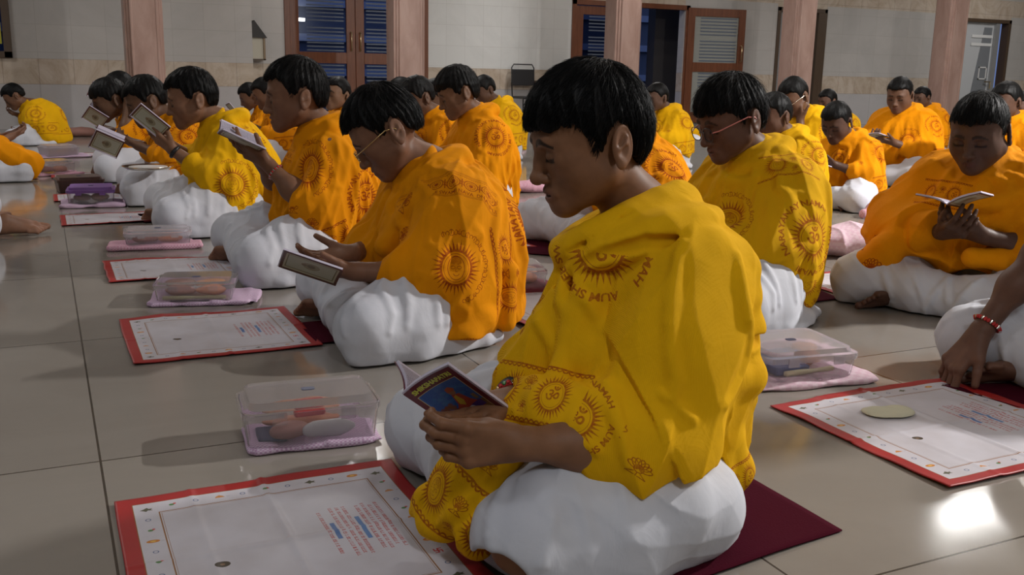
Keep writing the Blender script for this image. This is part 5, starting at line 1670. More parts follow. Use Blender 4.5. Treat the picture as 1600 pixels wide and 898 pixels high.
A5 = sitter((229, 157), 5.35, -2, 'boy in an orange shawl just behind the boy with the wristwatch', s=1.10, hx=.09, seed=11, nstr=600, hy=-2, hp=22, hs=1.04,
            style='short', vol=.9, col='orange', skin=(.14, .075, .045), hem=.05)
local_book(A5, 'framed-cover booklet held low by the boy behind the wristwatch', cp=(160, 239, 5.0), tilt=.45, spread=2.2, w=.115, L=.13, side=-.25)
A6 = sitter((172, 155), 6.35, -2, 'boy in an orange shawl with one hand lifted to his cheek, left row', s=1.12, hx=.10, seed=13, nstr=300, hy=4, hp=20, hs=1.04, style='fringe',
            vol=.9, col='orange', skin=(.13, .07, .042), hem=.04, L=dict(el=(.20, .17, .22), wr=(.17, .10, .42), d=(.1, -.3, 1), n=(-.9, 0, .2), curl=(.4, .6, .5), cov=.1))
local_book(A6, 'framed-cover framed-cover booklet above a lap, beyond the lowest one of the left row', c=(.37, .00, .31), tilt=.6, spread=2.2, w=.11, L=.12, side=-.25)
A7 = sitter((188, 140), 7.2, -2, 'dark-haired boy almost hidden behind his cheek-touching neighbour', s=1.08, L=dict(el=(.15, .18, .24), wr=(.26, .06, .37), d=(.8, -.3, .6)), R=dict(el=(.15, -.18, .24), wr=(.26, -.03, .37), d=(.8, .3, .6)), hx=.10, seed=15, hp=20, hs=1.02, vol=.9, col='orange', skin=(.13, .07, .042), hem=.04)
local_book(A7, 'framed-cover booklet raised near the cheek-touching boy', c=(.37, .04, .44), tilt=.45, spread=2.2, w=.11, L=.12, side=-.25)
AF = sitter((22, 150), 8.9, -4, 'boy in a lemon yellow shawl leaning forward by the far wall at the left', s=.96, hx=.12, seed=17, nstr=0, hp=34, hs=1.02, vol=.8, col='yellow', hem=.02,
            fold=.7, fx=.03, L=dict(el=(.10, .2, .2), wr=(.2, .1, .16), d=(.8, -.4, -.3), n=(0, 0, 1)))

# the row behind
B1 = sitter((1143, 183), 2.98, 4, 'boy in a yellow shawl and black-rimmed spectacles with pink arms', s=1.06, hx=.085, seed=21, nstr=3000, vox=.0036,
    hy=-10, hp=20, hs=1.03, style='fringe', vol=1.25, slen=.045, slift=.010, mouth=.5, col='gold', skin=(.125, .062, .040), hem=.03, thick=.0, fold=.7,
    L=dict(el=(.12, .19, .21), wr=(.24, .06, .22), d=(.8, -.5, 0), n=(-.3, -.4, 1), cov=1.0), R=dict(el=(.12, -.19, .21), wr=(.24, -.06, .22), d=(.8, .5, 0), n=(-.3, .4, 1), cov=1.0),
    core_extra=[([(.12, .19, .21), (.24, .08, .20), (.25, -.06, .20)], [.07, .06, .06], .05), ([(.05, .17, .30), (.16, .12, .14)], [.07, .06], .06)],
    rolls=[([(-.08, -.02, .485), (-.05, .075, .490), (.02, .105, .470), (.09, .06, .425), (.11, -.02, .42)], [.02, .024, .024, .022, .02], .008)],
    decals=[((.04, .25, .27), (.3, 1, .15), (0, 0, 1), .24, 'om', .10), ((.20, .08, .31), (.9, .45, .2), (0, 0, 1), .19, 'face', .09), ((.09, .19, .37), (.4, .8, .3), (0, 0, 1), .06, 'lotus', .06),
            ((.0, .13, .465), (.2, .8, .7), (-.3, -.4, 1), (.16, .09), 'rings', .06), ((.0, .25, .09), (.2, 1, .1), (-.6, 0, 1), (.24, .12), 'rings', .12), ((.13, .2, .14), (.6, .8, .1), (-.6, 0, 1), (.2, .07), 'strip', .1)])
specs(B1['F'], B1['H'], B1['root'], 1, BLACKP, PINKP, w=.023, h=.019, r=.0013)

B2 = sitter((948, 190), 4.10, 2, 'bare-chested boy with an orange shawl hanging down his back, behind the nearest boy', s=1.12, hx=.05, seed=23, knL=(.36, .24, .085), knR=(.36, -.24, .085), col='orange', hp=12, skin=(.11, .055, .035), hem=.03,
            L=dict(el=(.08, .22, .22), wr=(.25, .14, .20), d=(.9, -.3, 0), n=(0, 0, 1), cov=.0))
B3 = sitter((716, 143), 5.05, 0, 'boy in an orange shawl with an om printed on the upper arm, sitting upright', s=1.08, hx=.085, seed=26, nstr=900, hy=-14, hp=22, hs=1.04, style='fringe', vol=1.0,
            col='orange', skin=(.18, .095, .055), hem=.015, L=dict(el=(.10, .17, .22), wr=(.22, .04, .22), d=(.8, -.5, 0), n=(0, -.3, 1), cov=.9),
            decals=[((.0, .19, .40), (.1, 1, .3), (0, 0, 1), .21, 'om', .12)])
B4 = sitter((653, 152), 5.9, 0, 'boy in an orange shawl with a bare arm showing, behind the gold spectacles', s=1.05, hx=.09, seed=27, nstr=0, hp=24, hs=1.02, vol=.9, col='orange', skin=(.12, .065, .04),
            L=dict(el=(.10, .21, .20), wr=(.20, .10, .30), d=(.5, -.4, .7), n=(0, 0, 1), cov=-.35))
B5 = sitter((682, 150), 6.95, 0, 'boy in an orange shawl whose dark hair shows between two orange neighbours', s=1.05, seed=29, hp=24, hs=0.99, col='orange', skin=(.12, .065, .04))
B6 = sitter((627, 143), 8.6, 0, 'boy whose dark hair just shows beneath the brown door jamb', s=1.08, seed=31, hp=18, hs=0.99, col='orange', skin=(.12, .065, .04))
B7 = sitter((527, 147), 7.0, 14, 'boy in an orange shawl gazing ahead in front of the double door', s=1.08, hx=.04, seed=33, nstr=400, hy=14, hp=-4, hs=0.96, L=dict(el=(.10, .18, .18), wr=(.16, .06, .16), d=(.5, -.8, 0)), R=dict(el=(.10, -.18, .18), wr=(.16, -.06, .16), d=(.5, .8, 0)), col='orange', skin=(.20, .11, .065), hem=.03)
B8 = sitter((391, 150), 8.4, -4, 'boy in an orange shawl reading, left one of the pair under the wall lantern', s=1.0, seed=35, hp=24, hs=0.97, col='orange', skin=(.14, .075, .045))
local_book(B8, 'booklet held by the left boy of the pair under the lantern', c=(.38, 0, .36), tilt=.9, spread=.4)
B9 = sitter((414, 145), 7.6, -4, 'boy in an orange shawl reading, right one of the pair under the wall lantern', s=1.02, seed=37, hp=22, hs=0.99, col='orange', skin=(.14, .075, .045))
local_book(B9, 'booklet held by the right boy of the pair under the lantern', c=(.40, 0, .33), tilt=.8, spread=.4)

# right-hand rows
C1 = sitter((757, 140), 8.3, 2, 'boy in a yellow shawl sitting below the tiled wall, left of the steel chairs', s=1.06, hx=.11, seed=41, hp=26, hs=0.97, col='yellow', skin=(.11, .06, .04))
C2 = sitter((1027, 152), 7.9, 2, 'boy in a yellow shawl behind the hair of the nearest boy', s=1.02, hx=.08, seed=43, hp=10, hs=0.96, col='yellow', skin=(.11, .06, .04))
C3 = sitter((1209, 180), 4.9, 0, 'boy in a golden shawl half hidden behind the black-rimmed spectacles', s=.98, hx=.07, seed=45, nstr=600, hy=-2, hp=12, hs=0.97, vol=.8, col='gold', skin=(.12, .062, .04), hem=.02)
C4 = sitter((1240, 150), 6.3, 0, 'boy in a yellow shawl resting his face on one hand, in front of the pillar', s=1.06, hx=.10, seed=47, hy=6, hp=28, hs=0.99, col='yellow', skin=(.15, .08, .05), hem=.10,
            L=dict(el=(.16, .14, .20), wr=(.13, .06, .44), d=(.05, -.2, 1), n=(-.9, 0, .2), curl=(.5, .7, .5), cov=.05))
specs(C4['F'], C4['H'], C4['root'], 1, STEEL, STEEL, r=.0016)
C5 = sitter((1293, 158), 8.6, 0, 'boy whose dark hair alone shows right of the face-resting boy', s=1.0, seed=49, hp=10, hs=0.89, col='gold', skin=(.12, .062, .04))
C6 = sitter((1307, 190), 5.6, 8, 'small boy in an orange shawl reading on a maroon mat', s=.93, hx=.10, seed=51, nstr=400, hy=10, hp=28, hs=1.06, vol=.6, col='orange', skin=(.085, .045, .032), hem=.10)
local_book(C6, 'booklet on the lap of the small boy in orange', c=(.37, 0, .25), tilt=.25, spread=.25)
C7 = sitter((1406, 148), 6.9, 14, 'stocky boy in an orange shawl with a round om print on the shoulder', s=1.12, hx=.06, seed=53, nstr=300, hy=10, hp=16, hs=0.94, fat=.006, vol=.6, col='orange', skin=(.14, .075, .048), hem=.12, thick=.015,
            decals=[((.02, .22, .42), (.5, 1, .3), (0, 0, 1), .16, 'om', .12), ((.12, .1, .3), (.9, .4, .2), (0, 0, 1), .18, 'face', .1), ((0, .27, .2), (0, 1, 0), (0, 0, 1), (.3, .12), 'rings', .1)])
local_book(C7, 'booklet in the hands of the stocky boy in orange', c=(.37, -.02, .30), tilt=.2, spread=.2)
C8 = sitter((1441, 152), 9.6, 0, 'boy of whom the forehead shows behind the stocky boy in orange', s=1.0, seed=55, hp=10, hs=0.89, col='orange', skin=(.12, .062, .04))
C9 = sitter((1530, 205), 3.06, 24, 'plump boy in an orange shawl with a painted forehead mark, reading at the right', s=1.06, hx=.075, seed=57, nstr=3000, vox=.0037,
    hy=-2, hp=20, hs=0.97, style='short', vol=.5, fat=.010, mouth=.2, col='orange', skin=(.090, .046, .031), hem=.11, thick=.020, fold=.9,
    L=dict(el=(.13, .21, .20), wr=(.26, .07, .25), d=(.6, -.75, .25), n=(-.5, -.3, 1), curl=(.5, .6, .5), th=(.5, .4), cov=.25, s=1.05),
    R=dict(el=(.13, -.21, .22), wr=(.27, -.03, .25), d=(.7, .6, .25), n=(-.4, .3, 1), curl=(.5, .6, .5), th=(.5, .4), cov=.6, s=1.05),
    rolls=[([(-.08, .04, .48), (-.01, .12, .475), (.07, .13, .43), (.13, .06, .38), (.12, -.06, .37), (.04, -.14, .42)], [.024, .028, .028, .030, .030, .026], .008),
           ([(.0, .17, .43), (.09, .17, .37), (.15, .08, .30), (.14, -.06, .29), (.06, -.17, .34)], [.02, .024, .026, .026, .02], .010)],
    bunch=[([(.20, -.16, .24), (.27, -.20, .17), (.30, -.24, .12), (.29, -.27, .06)], [.05, .05, .045, .03], .02), ([(.16, .17, .2), (.22, .12, .19), (.25, .05, .19)], [.03, .03, .03], .02)],
    decals=[((.04, .20, .40), (.6, 1, .3), (-.4, .2, 1), .19, 'face', .10), ((.16, -.08, .42), (1, -.2, .4), (0, 0, 1), (.14, .10), 'rings', .10), ((.08, .26, .20), (.4, 1, .1), (0, 0, 1), (.24, .12), 'rings', .12),
            ((.29, -.22, .15), (1, -.4, .2), (0, 0, 1), (.14, .20), 'lotuses', .12)])
local_book(C9, 'booklet held open by the plump boy with the forehead mark', c=(.35, .01, .335), tilt=.15, spread=.35, w=.092, L=.13, side=.12)
C10 = sitter((1572, 158), 6.2, 0, 'boy whose dark hair shows right behind the plump reader', s=1.02, seed=59, hp=10, hs=1.02, col='orange', skin=(.09, .046, .03))
C11 = sitter((1597, 168), 7.4, 0, 'boy with a pale paper by his cheek at the right edge of the hall', s=1.0, seed=61, hp=8, hs=1.02, col='orange', skin=(.12, .06, .04))

# people cut by the frame
E1 = dict(root=make_person('person', dict(col='orange', hem=.02, hp=30, seed=3, core_extra=[([(.10, .2, .2), (.31, .25, .11)], [.08, .085], .06), ([(.10, -.2, .2), (.33, -.25, .11)], [.08, .09], .06)], decals=decals_for(3), head=(.11, 0, .60)), (px(-52, 280)[0], px(-52, 280)[1]), 6, 1.0, .0065, 'person in an orange shawl at the left edge, facing the row of boys', seed=63)[0])
h2 = px(-165, 372)
E2 = dict(root=make_person('person', dict(col='yellow', hem=.10, hp=20, decals=decals_for(4), feet=[dict(h=(.36, -.10, .04), d=(1, .1, -.08), up=(.1, -.3, 1), left=False, s=1.05), dict(h=(.26, .12, .035), d=(.75, .55, 0), up=(-.4, .5, .6), left=True)]),
    (h2[0], h2[1]), 2, 1.08, .0045, 'person in yellow at the left edge with one bare foot stretched out', seed=65)[0])
h3 = px(1790, 600)
E3 = dict(P=dict(col=None, hp=20, skin=(.125, .062, .040), vol=.6,
    knL=(.30, .22, .085), knR=(.26, -.29, .085),
    R=dict(DEF['R'], el=(.22, -.17, .30), wr=(.36, -.21, .115), d=(.45, -.25, -.8), n=(-.7, .3, -.5), curl=(.35, .5, .4), th=(.5, .3), s=1.15),
    L=dict(DEF['L'], el=(.08, .20, .20), wr=(.2, .1, .2))))
E3['r'] = make_person('person', E3['P'], (h3[0], h3[1]), 180 + 8, 1.06, .0032, 'bare-armed boy at the right edge, red thread on his wrist, hand on the floor', seed=67)
wristband(E3['r'][0], (.338, -.204, .142), (.45, -.12, -.6), .028, .0032, REDT, beads=[REDT, STEEL, REDT])
# ---------------------------------------------------------------- mats, boxes, bundles
MATPIC, _t, _x = image_mat('printed_mat', mat_image(), .45, 'EXTEND'); 
_c = _t.coord(); _g = _t.ramp(_t.noise(_c, 9, 5), [(.35, (.86, .84, .82)), (.65, (1, 1, 1))]); _t.base(_t.mix(1.0, _x.outputs[0], _g, 'MULTIPLY'))
FELT = mat('maroon_felt', (.055, .004, .012), .95, Specular_IOR_Level=.05); _t = NT(FELT); _t.bump(_t.noise(_t.coord(), 300, 3), .4, .002)

def cloth_sheet(name, corners, n, amp, seed, m, uv=None, thick=.0, z=.004, label=None, cat='mat', group=None):
    """thin sheet on the floor through four corners (far-left, far-right, near-right, near-left)"""
    c = [V(*q[:2], 0) for q in corners]; rs = np.random.RandomState(seed)
    u = np.linspace(0, 1, n); U, W = np.meshgrid(u, u)
    P = (c[0] * ((1 - U) * (1 - W))[..., None] + c[1] * (U * (1 - W))[..., None] + c[2] * (U * W)[..., None] + c[3] * ((1 - U) * W)[..., None])
    w = sines(P.reshape(-1, 3), 14, seed, 5).reshape(n, n); w2 = sines(P.reshape(-1, 3), 40, seed + 1, 5).reshape(n, n)
    cr = np.abs(np.sin((U * 2.0 + .02 * w) * math.pi)) ** .25 * 0
    P[..., 0] += w2 * amp * .25 * ((U < .02) | (U > .98)); P[..., 1] += w * amp * .5 * ((W < .02) | (W > .98))
    edge = np.minimum(np.minimum(U, 1 - U), np.minimum(W, 1 - W))
    crease = np.exp(-((U - .5) / .012) ** 2) + np.exp(-((W - .5) / .012) ** 2) * .8 + np.exp(-((U - .25) / .012) ** 2) * .5
    P[..., 2] = z + amp * np.clip(.35 + .55 * w + .22 * w2, 0, 2) * (.4 + .6 * np.exp(-edge * 14)) + crease * amp * .35
    top = P.reshape(-1, 3); bot = top.copy(); bot[:, 2] = np.maximum(top[:, 2] - .0022, .0006)
    idx = np.arange(n * n).reshape(n, n)
    q = np.stack([idx[:-1, :-1], idx[1:, :-1], idx[1:, 1:], idx[:-1, 1:]], -1).reshape(-1, 4); q = q[:, [0, 1, 2, 3]]
    N = n * n; side = []
    for a in (idx[0, :], idx[:, -1], idx[-1, ::-1], idx[::-1, 0]):
        side.append(np.stack([a[:-1], a[1:], a[1:] + N, a[:-1] + N], 1))
    Q = np.concatenate([q, q[:, ::-1] + N] + side)
    o0 = V(*P[n // 2, n // 2]); o0[2] = 0
    o = mesh_np(name, np.concatenate([top, bot]) - o0, Q, m); o.location = tuple(o0)
    UV = np.stack([U, 1 - W], -1).reshape(-1, 2); UV = np.concatenate([UV, UV])
    l = o.data.uv_layers.new(name='print'); l.data.foreach_set('uv', UV[Q].reshape(-1).astype(np.float32))
    tag(o, label, cat, group); return o

PG = 'red-bordered printed mats laid before the sitters'
def pmat(x0, y0, x1, y1, label, amp=.010, seed=1, n=70, sk=0.0):
    return cloth_sheet('printed_mat', [(x0, y1 + sk), (x1, y1 + sk * .5), (x1, y0), (x0, y0)], n, amp, seed, MATPIC, label=label, cat='mat', group=PG)
SG = 'maroon felt mats the sitters sit on'
def seat_mat(corners, label, seed=1): return cloth_sheet('sitting_mat', corners, 40, .004, seed, FELT, label=label, cat='mat', group=SG)

pmat(.06, 1.16, .545, 1.66, 'red-bordered printed white mat in front of the nearest boy', .008, 4, 110)
pmat(.155, 2.48, .63, 2.95, 'red-bordered printed mat before the boy in gold spectacles, with faint yellow stains', .007, 6, 80)
pmat(.16, 3.50, .62, 3.88, 'red-bordered printed mat before the third boy, with a curled front edge', .010, 8, 60)
pmat(.04, 4.86, .46, 5.22, 'red-bordered printed mat before the boy with the wristwatch, folded in two panels', .009, 9, 50)
pmat(.02, 5.75, .42, 6.05, 'red-bordered printed mat just beyond the purple-lidded box', .009, 12, 36)
pmat(.02, 6.95, .46, 7.25, 'red-bordered printed mat beyond the dark brown box', .009, 13, 30)
pmat(.0, 8.6, .45, 8.9, 'red-edged mat near the far wall, left of the row of boxes', .008, 14, 24)
pmat(1.43, 1.15, 1.97, 1.64, 'red-bordered printed mat at the right with a heap of rice flour on it', .009, 16, 100)
pmat(2.42, 2.36, 2.92, 2.78, 'red-bordered printed mat before the plump reader with its corner lifted', .008, 17, 60)
pmat(1.22, 2.45, 1.75, 2.88, 'red-bordered printed mat between the nearest boy and the clear lunch box', .010, 18, 60)
pmat(1.50, 3.66, 1.86, 3.98, 'red-bordered printed mat before the bare-chested boy', .008, 19, 40)
pmat(1.42, 4.60, 1.72, 4.95, 'printed mat behind the boy in gold spectacles, red line along its edge', .008, 20, 30)
pmat(2.60, 6.35, 2.98, 6.6, 'pale mat with papers before the boy in yellow under the tiled wall', .006, 21, 24)

def _p(x, y): q = px(x, y); return (q[0], q[1])
seat_mat([(.60, 1.62), (1.12, 1.60), (1.13, 1.10), (.60, 1.03)], 'maroon felt mat under the nearest boy', 3)
seat_mat([(.62, 2.74), (1.12, 2.74), (1.12, 2.50), (.62, 2.50)], 'maroon felt mat under the boy in gold spectacles', 4)
seat_mat([_p(1130, 430), _p(1250, 440), _p(1312, 468), _p(1150, 490)], 'maroon felt mat under the boy with pink-armed spectacles', 5)
seat_mat([_p(775, 372), _p(900, 380), _p(880, 402), _p(828, 398)], 'maroon felt mat under the bare-chested boy', 6)
seat_mat([_p(1465, 603), _p(1700, 600), _p(1700, 650), _p(1590, 640)], 'maroon felt mat under the bare-armed boy at the right edge', 7)
seat_mat([_p(1255, 302), _p(1400, 300), _p(1360, 312), _p(1262, 312)], 'maroon felt mat under the small boy in orange', 8)
seat_mat([_p(1370, 262), _p(1500, 262), _p(1500, 268), _p(1372, 269)], 'maroon felt mat under the stocky boy in orange', 9)
seat_mat([_p(215, 335), _p(400, 330), _p(410, 344), _p(225, 349)], 'maroon felt mat under the boy with the wristwatch', 10)

# clear lunch boxes with things in them, each on a folded checked cloth
CLEAR = mat('clear_plastic', (.92, .90, .93), .08); b = CLEAR.node_tree.nodes['Principled BSDF']; b.inputs['Transmission Weight'].default_value = .93; b.inputs['IOR'].default_value = 1.12
MILKY = mat('milky_plastic_lid', (.80, .76, .80), .25); b = MILKY.node_tree.nodes['Principled BSDF']; b.inputs['Transmission Weight'].default_value = .72; b.inputs['IOR'].default_value = 1.1
PURPLE = mat('purple_lid_plastic', (.20, .09, .33), .35); BROWNP = mat('brown_tinted_plastic', (.10, .045, .035), .3)
BROWNP.node_tree.nodes['Principled BSDF'].inputs['Transmission Weight'].default_value = .3
def checked(name, c1, c2, sc=230):
    m = mat(name, c1, .9); t = NT(m); ch = t.n('ShaderNodeTexChecker'); t.l(t.coord(), ch.inputs['Vector']); ch.inputs['Scale'].default_value = sc
    ch.inputs['Color1'].default_value = (*c1, 1); ch.inputs['Color2'].default_value = (*c2, 1); t.base(ch.outputs[0]); t.bump(t.noise(t.coord(), 25, 4), .3, .01); return m
LILACC = checked('lilac_checked_cloth', (.46, .28, .44), (.62, .50, .62)); PINKC = checked('pink_checked_cloth', (.55, .24, .34), (.66, .44, .52), 170)
PINKW = checked('pale_pink_cloth', (.62, .42, .50), (.66, .50, .56), 70)
DUSKY = mat('dusky_wrapping', (.34, .17, .14), .7); PEACH = mat('peach_food', (.60, .28, .17), .6); NAVY = mat('navy_cover', (.03, .04, .10), .4); CREAM = mat('cream_board', (.58, .54, .32), .6)
WHITEP = mat('white_wrapper', (.62, .62, .62), .35); BLUEB = mat('blue_book', (.04, .07, .20), .4)

def rr(hx, hy, r, n=5):
    P = []
    for cx, cy, a0 in ((hx - r, hy - r, 0), (-hx + r, hy - r, 90), (-hx + r, -hy + r, 180), (hx - r, -hy + r, 270)):
        for k in range(n + 1):
            a = math.radians(a0 + 90 * k / n); P.append((cx + r * math.cos(a), cy + r * math.sin(a)))
    return P

def folded_cloth(parent_label, c, hx, hy, rz, m, seed, h=.018, group='checked cloths under the boxes'):
    s = Sdf(); s.box((0, 0, h * .5), (hx, hy, h * .5), rad=.006, k=.01); s.box((hx * .7, -hy * .2, h * .7), (hx * .5, hy * .8, h * .55), rad=.006, k=.01)
    s.box((-hx * .85, 0, h * .6), (hx * .25, hy * .9, h * .6), rad=.008, k=.008)
    s.post = lambda p, d: np.maximum(d - .0035 * sines(p, 60, seed, 4) - .003 * sines(p, 25, seed + 1, 4), -p[:, 2]); s.amp = .012
    v, q = polygonise(s, (-hx * 1.5, -hy * 1.4, -.006), (hx * 1.5, hy * 1.4, h * 2.6), max(.004, .0015 * c[1]))
    o = mesh_np('folded_cloth', v, q, m); o.location = (c[0], c[1], .001); o.rotation_euler = (0, 0, rz); tag(o, parent_label, 'cloth', group); return o

def lunch_box(c, w, d, h, rz, label, lid=None, body=None, z=.012, fill=0, cream=False, seed=0, sn='', group='clear lunch boxes on the floor'):
    lid = lid or CLEAR; body = body or CLEAR
    e = empty('lunch_box', (c[0], c[1], z), rz); tag(e, label, 'box', group)
    m = MB(); o1 = rr(w * .47, d * .46, .02); o2 = rr(w * .5, d * .5, .025); i1 = rr(w * .47 - .003, d * .46 - .003, .018); i2 = rr(w * .5 - .003, d * .5 - .003, .022)
    n = len(o1); hz = h * .76
    V0 = [(x, y, 0) for x, y in o1] + [(x, y, hz) for x, y in o2] + [(x, y, hz) for x, y in i2] + [(x, y, .003) for x, y in i1]
    m.v = V0
    for a in range(3):
        for k in range(n): m.f.append((a * n + k, a * n + (k + 1) % n, (a + 1) * n + (k + 1) % n, (a + 1) * n + k)); m.m.append(0)
    m.f.append(tuple(range(n - 1, -1, -1))); m.m.append(0); m.f.append(tuple(3 * n + k for k in range(n))); m.m.append(0)
    m.build('tub', body, e, sm=False)
    m = MB(); a = rr(w * .515, d * .515, .028); b_ = rr(w * .515, d * .515, .028); c2 = rr(w * .46, d * .45, .02); n = len(a)
    m.v = [(x, y, hz - .008) for x, y in a] + [(x, y, hz + .006) for x, y in b_] + [(x, y, hz + .007) for x, y in c2] + [(x, y, h) for x, y in rr(w * .45, d * .44, .02)]
    for q in range(3):
        for k in range(n): m.f.append((q * n + k, q * n + (k + 1) % n, (q + 1) * n + (k + 1) % n, (q + 1) * n + k)); m.m.append(0)
    m.f.append(tuple(3 * n + k for k in range(n))); m.m.append(0)
    m.build('lid', lid, e)
    for sx in (-.25, .25):
        m = MB(); m.box(w * sx - .014, w * sx + .014, -d * .53, -d * .515, hz * .72, hz + .004); m.build('latch', lid, e)
    m = MB(); m.prism(rr(.013, .009, .006), h, h + .0012, t=(0, 0, 0)); m.build('stamp_dot', NAVY, e)
    rs = random.Random(seed)
    if fill:
        # contents: things of their own inside the box
        def thing(nm, lab, cat_, hx, hy, hz2, x, y, zz, rzz, mt, blob=False):
            s = Sdf(); 
            if blob: s.ell((0, 0, hz2), (hx, hy, hz2), k=.01)
            else: s.box((0, 0, hz2), (hx, hy, hz2), rad=.004, k=.004)
            sd = rs.randint(0, 99); s.post = lambda p, dd: dd - .003 * sines(p, 70, sd, 4) * (1 if blob else .3); s.amp = .006
            v, q = polygonise(s, (-hx * 1.3, -hy * 1.3, -.01), (hx * 1.3, hy * 1.3, hz2 * 2.4), .003)
            o = mesh_np(nm, v, q, mt); cc, ss = math.cos(rz), math.sin(rz)
            o.location = (c[0] + x * cc - y * ss, c[1] + x * ss + y * cc, z + .004 + zz); o.rotation_euler = (0, 0, rz + rzz); tag(o, lab, cat_)
        tail = label.split(',')[0]
        if fill == 1:
            thing('snack_packet', 'white wrapped snack packet in the clear box beside the nearest mat', 'packet', .055, .010, .020, .035, -.046, 0, .03, WHITEP, True)
            thing('cloth_bundle', 'peach cloth bundle in the clear box beside the nearest mat', 'cloth', .04, .02, .018, -.04, -.035, 0, .2, DUSKY, True)
            thing('food_packet', 'orange food packet lying along the far side of the nearest clear box', 'packet', .08, .022, .016, -.01, .028, .0, -.05, PEACH, True)
            thing('notebook', 'dark notebook standing at the left in the nearest clear box', 'notebook', .028, .035, .005, -.075, -.01, 0, 0, NAVY)
            thing('pencil_case', 'red-topped pencil case in the nearest clear box', 'case', .03, .009, .007, .0, -.01, .038, .1, mat('red_plastic', (.5, .03, .03), .4))
        elif fill == 2:
            thing('notebook', 'navy book with a cream edge in the clear box at the right', 'notebook', .05, .04, .010, -.03, -.02, 0, .1, BLUEB)
            thing('ruler', 'yellow wooden strip along the front of the clear box at the right', 'ruler', .075, .006, .006, .02, -.058, 0, .12, CREAM)
            thing('food_packet', 'orange-brown packet inside the clear box at the right', 'packet', .034, .03, .022, .045, .01, 0, .1, PEACH, True)
        elif fill == 3:
            thing('food_packet', 'peach food packet inside the ' + sn, 'packet', w * .2, d * .2, h * .26, w * .18, -.01, 0, .2, PEACH, True)
            thing('cloth_bundle', 'dusky bundle at the left inside the ' + sn, 'cloth', w * .2, d * .22, h * .24, -w * .2, 0, 0, .1, DUSKY, True)
            if cream: thing('ruler', 'cream strip along the front inside the ' + sn, 'ruler', w * .40, .004, .006, 0, -d * .40, 0, 0, CREAM)
    return e

def box_at(pxl, pxr, D2, h, rz, label, **k):
    """front edge runs between two measured floor pixels"""
    a = px(*pxl); b = px(*pxr); w = np.linalg.norm(b - a); u = (b - a) / w; ang = math.atan2(u[1], u[0]); nn = V(-u[1], u[0], 0)
    c = (a + b) / 2 + nn * D2 / 2
    return lunch_box((c[0], c[1]), w, D2, h, ang, label, **k), c, ang, w

_, c, a, w = box_at((384, 716), (596, 692), .15, .092, 0, 'clear plastic lunch box packed with food and a notebook, beside the nearest mat', fill=1, z=.010, seed=1)
folded_cloth('lilac checked cloth under the nearest clear box', c, w * .44, .075, a, LILACC, 2, .010)
_, c, a, w = box_at((240, 481), (365, 478), .19, .060, 0, 'clear lunch box with peach packets, behind the second mat of the left row', fill=3, cream=True, sn='box behind the second mat', z=.016, seed=2)
folded_cloth('lilac checked cloth under the clear box behind the second mat', (c[0] + .02, c[1]), w * .62, .10, a, LILACC, 3, .014)
_, c, a, w = box_at((195, 392), (300, 388), .17, .062, 0, 'clear lunch box with its pale lid ajar, on a pink cloth before the third boy', fill=3, sn='box with the lid ajar', z=.014, seed=3, lid=MILKY)
folded_cloth('pink checked cloth under the box with the lid ajar', (c[0] - .02, c[1] - .01), w * .62, .09, a, PINKC, 4, .016)
_, c, a, w = box_at((105, 326), (180, 324), .22, .085, 0, 'lunch box with a purple cloth-covered lid by the wristwatch boy\'s mat', lid=PURPLE, fill=3, sn='purple-lidded box', z=.02, seed=4)
folded_cloth('lilac checked cloth under the purple-lidded box', (c[0] - .0, c[1]), w * .62, .12, a, LILACC, 5, .018)
_, c, a, w = box_at((92, 303), (165, 300), .22, .085, 0, 'dark brown box full of bundles beyond the purple-lidded one', lid=BROWNP, body=BROWNP, z=.004, seed=5)
_, c, a, w = box_at((66, 276), (120, 273), .22, .085, 0, 'clear box of brown sweets beyond the dark brown box', fill=3, sn='box of brown sweets', z=.012, seed=6)
folded_cloth('pink checked cloth under the box of brown sweets', c, w * .6, .12, a, PINKC, 7, .014)
_, c, a, w = box_at((74, 248), (126, 246), .26, .085, 0, 'milky box on a pale cloth, far along the left row', lid=MILKY, body=MILKY, z=.012, seed=7)
folded_cloth('lilac cloth under the milky box far along the left row', c, w * .7, .15, a, LILACC, 8, .014)
lunch_box((.62, 9.4), .40, .26, .08, 0, 'peach-coloured box farthest along the left row near the wall', lid=DUSKY, body=DUSKY, z=.004)
_, c, a, w = box_at((1200, 611), (1340, 599), .22, .075, 0, 'large clear lunch box with a milky lid standing alone at the right', fill=2, z=.014, seed=9, lid=MILKY)
folded_cloth('pink checked cloth folded under the large box at the right', (c[0], c[1]), w * .60, .125, a, PINKW, 10, .012)
_, c, a, w = box_at((782, 459), (856, 457), .20, .07, 0, 'clear lunch box between the gold spectacles boy and the nearest boy', fill=3, sn='box left of the nearest shawl', z=.014, seed=11)
folded_cloth('maroon cloth under the clear box left of the nearest shawl', c, w * .6, .11, a, mat('maroon_cloth', (.14, .02, .03), .9), 12, .012)

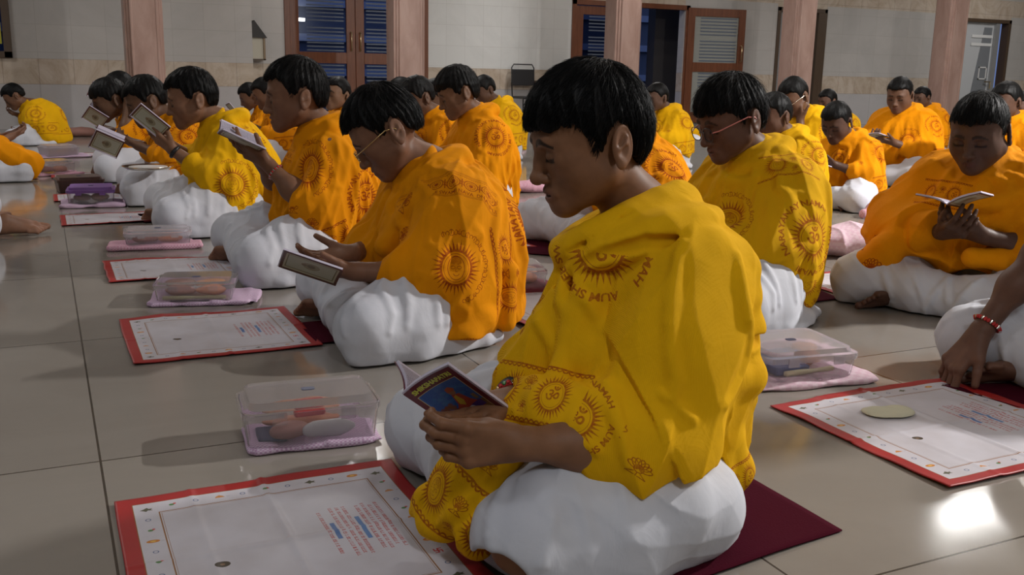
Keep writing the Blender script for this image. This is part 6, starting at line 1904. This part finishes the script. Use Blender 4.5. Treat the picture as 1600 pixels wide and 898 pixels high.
def bundle(c, hx, hy, hz, rz, m, label, seed, cat_='bundle'):
    s = Sdf(); s.ell((0, 0, hz * .9), (hx, hy, hz), k=.04); s.ell((hx * .5, -hy * .2, hz * .8), (hx * .55, hy * .8, hz * .85), k=.03); s.cone((-hx * .8, 0, hz * .7), (-hx * 1.1, hy * .2, hz * .5), hz * .6, hz * .45, k=.02)
    def post(p, d): return np.maximum(d - .006 * (1 - np.abs(np.sin(p[:, 0] * 26 + sines(p, 18, seed) * 2)) ** .7 * 1.5) - .004 * sines(p, 45, seed + 2), -p[:, 2])
    s.post = post; s.amp = .015
    v, q = polygonise(s, (-hx * 1.6, -hy * 1.5, -.01), (hx * 1.5, hy * 1.5, hz * 2.4), max(.004, .0013 * c[1]))
    o = mesh_np('cloth_bundle', v, q, m); o.location = (c[0], c[1], .001); o.rotation_euler = (0, 0, rz); return tag(o, label, cat_)
bundle(px(1325, 398), .17, .13, .07, -.1, PINKW, 'large pale pink cloth bag slumped beside the plump reader', 1)
bundle(px(1390, 340), .15, .10, .05, 0, PINKC, 'small pink wrapped bundle behind the large pink bag', 2)
bundle(px(585, 310), .14, .09, .045, 0, PINKW, 'pale pink cloth bundle before the upright boy in orange', 3)
bundle(px(826, 300), .13, .07, .04, 0, PINKC, 'rolled pink cloth behind the bare-chested boy\'s knees', 4)
bundle(px(120, 213), .18, .10, .05, 0, DUSKY, 'small dusky bundle near the far wall', 5)
bundle(px(800, 232), .14, .10, .03, 0, PINKW, 'pale bundle in front of the boy below the tiled wall', 6)
# heap of rice flour
s = Sdf(); s.ell((0, 0, -.004), (.050, .038, .013), k=.02); s.ell((.03, -.012, -.004), (.035, .025, .009), k=.02)
s.post = lambda p, d: np.maximum(d - .0016 * sines(p, 170, 5, 6) - .0045 * sines(p, 55, 8, 5), -p[:, 2] - .001); s.amp = .012
v, q = polygonise(s, (-.09, -.07, -.006), (.09, .07, .02), .0022)
o = mesh_np('rice_flour', v, q, mat('rice_flour', (.62, .60, .45), .95)); _f = px(1382, 650); o.location = (_f[0], _f[1], .010); tag(o, 'small heap of pale rice flour on the right printed mat', 'food', kind='stuff')
# steel plate held by the boy behind the wristwatch boy
e = empty('plate', (.47, 5.35, .21)); tag(e, 'round white-filled steel plate resting beside the framed-cover booklet', 'plate')
m = MB(); n = 28
ring = [(0, 0), (.10, 0), (.125, .012), (.128, .012), (.102, -.004), (0, -.004)]
for k, (r, z_) in enumerate(ring): m.v += [(r * math.cos(6.2832 * i / n), r * math.sin(6.2832 * i / n), z_) for i in range(n)]
for k in range(len(ring) - 1):
    for i in range(n): m.f.append((k * n + i, k * n + (i + 1) % n, (k + 1) * n + (i + 1) % n, (k + 1) * n + i)); m.m.append(0)
m.build('dish', STEEL, e, sm=True)
m = MB(); m.prism([(.095 * math.cos(6.2832 * i / n), .095 * math.sin(6.2832 * i / n)) for i in range(n)], .001, .008); m.build('filling', WHITEP, e)
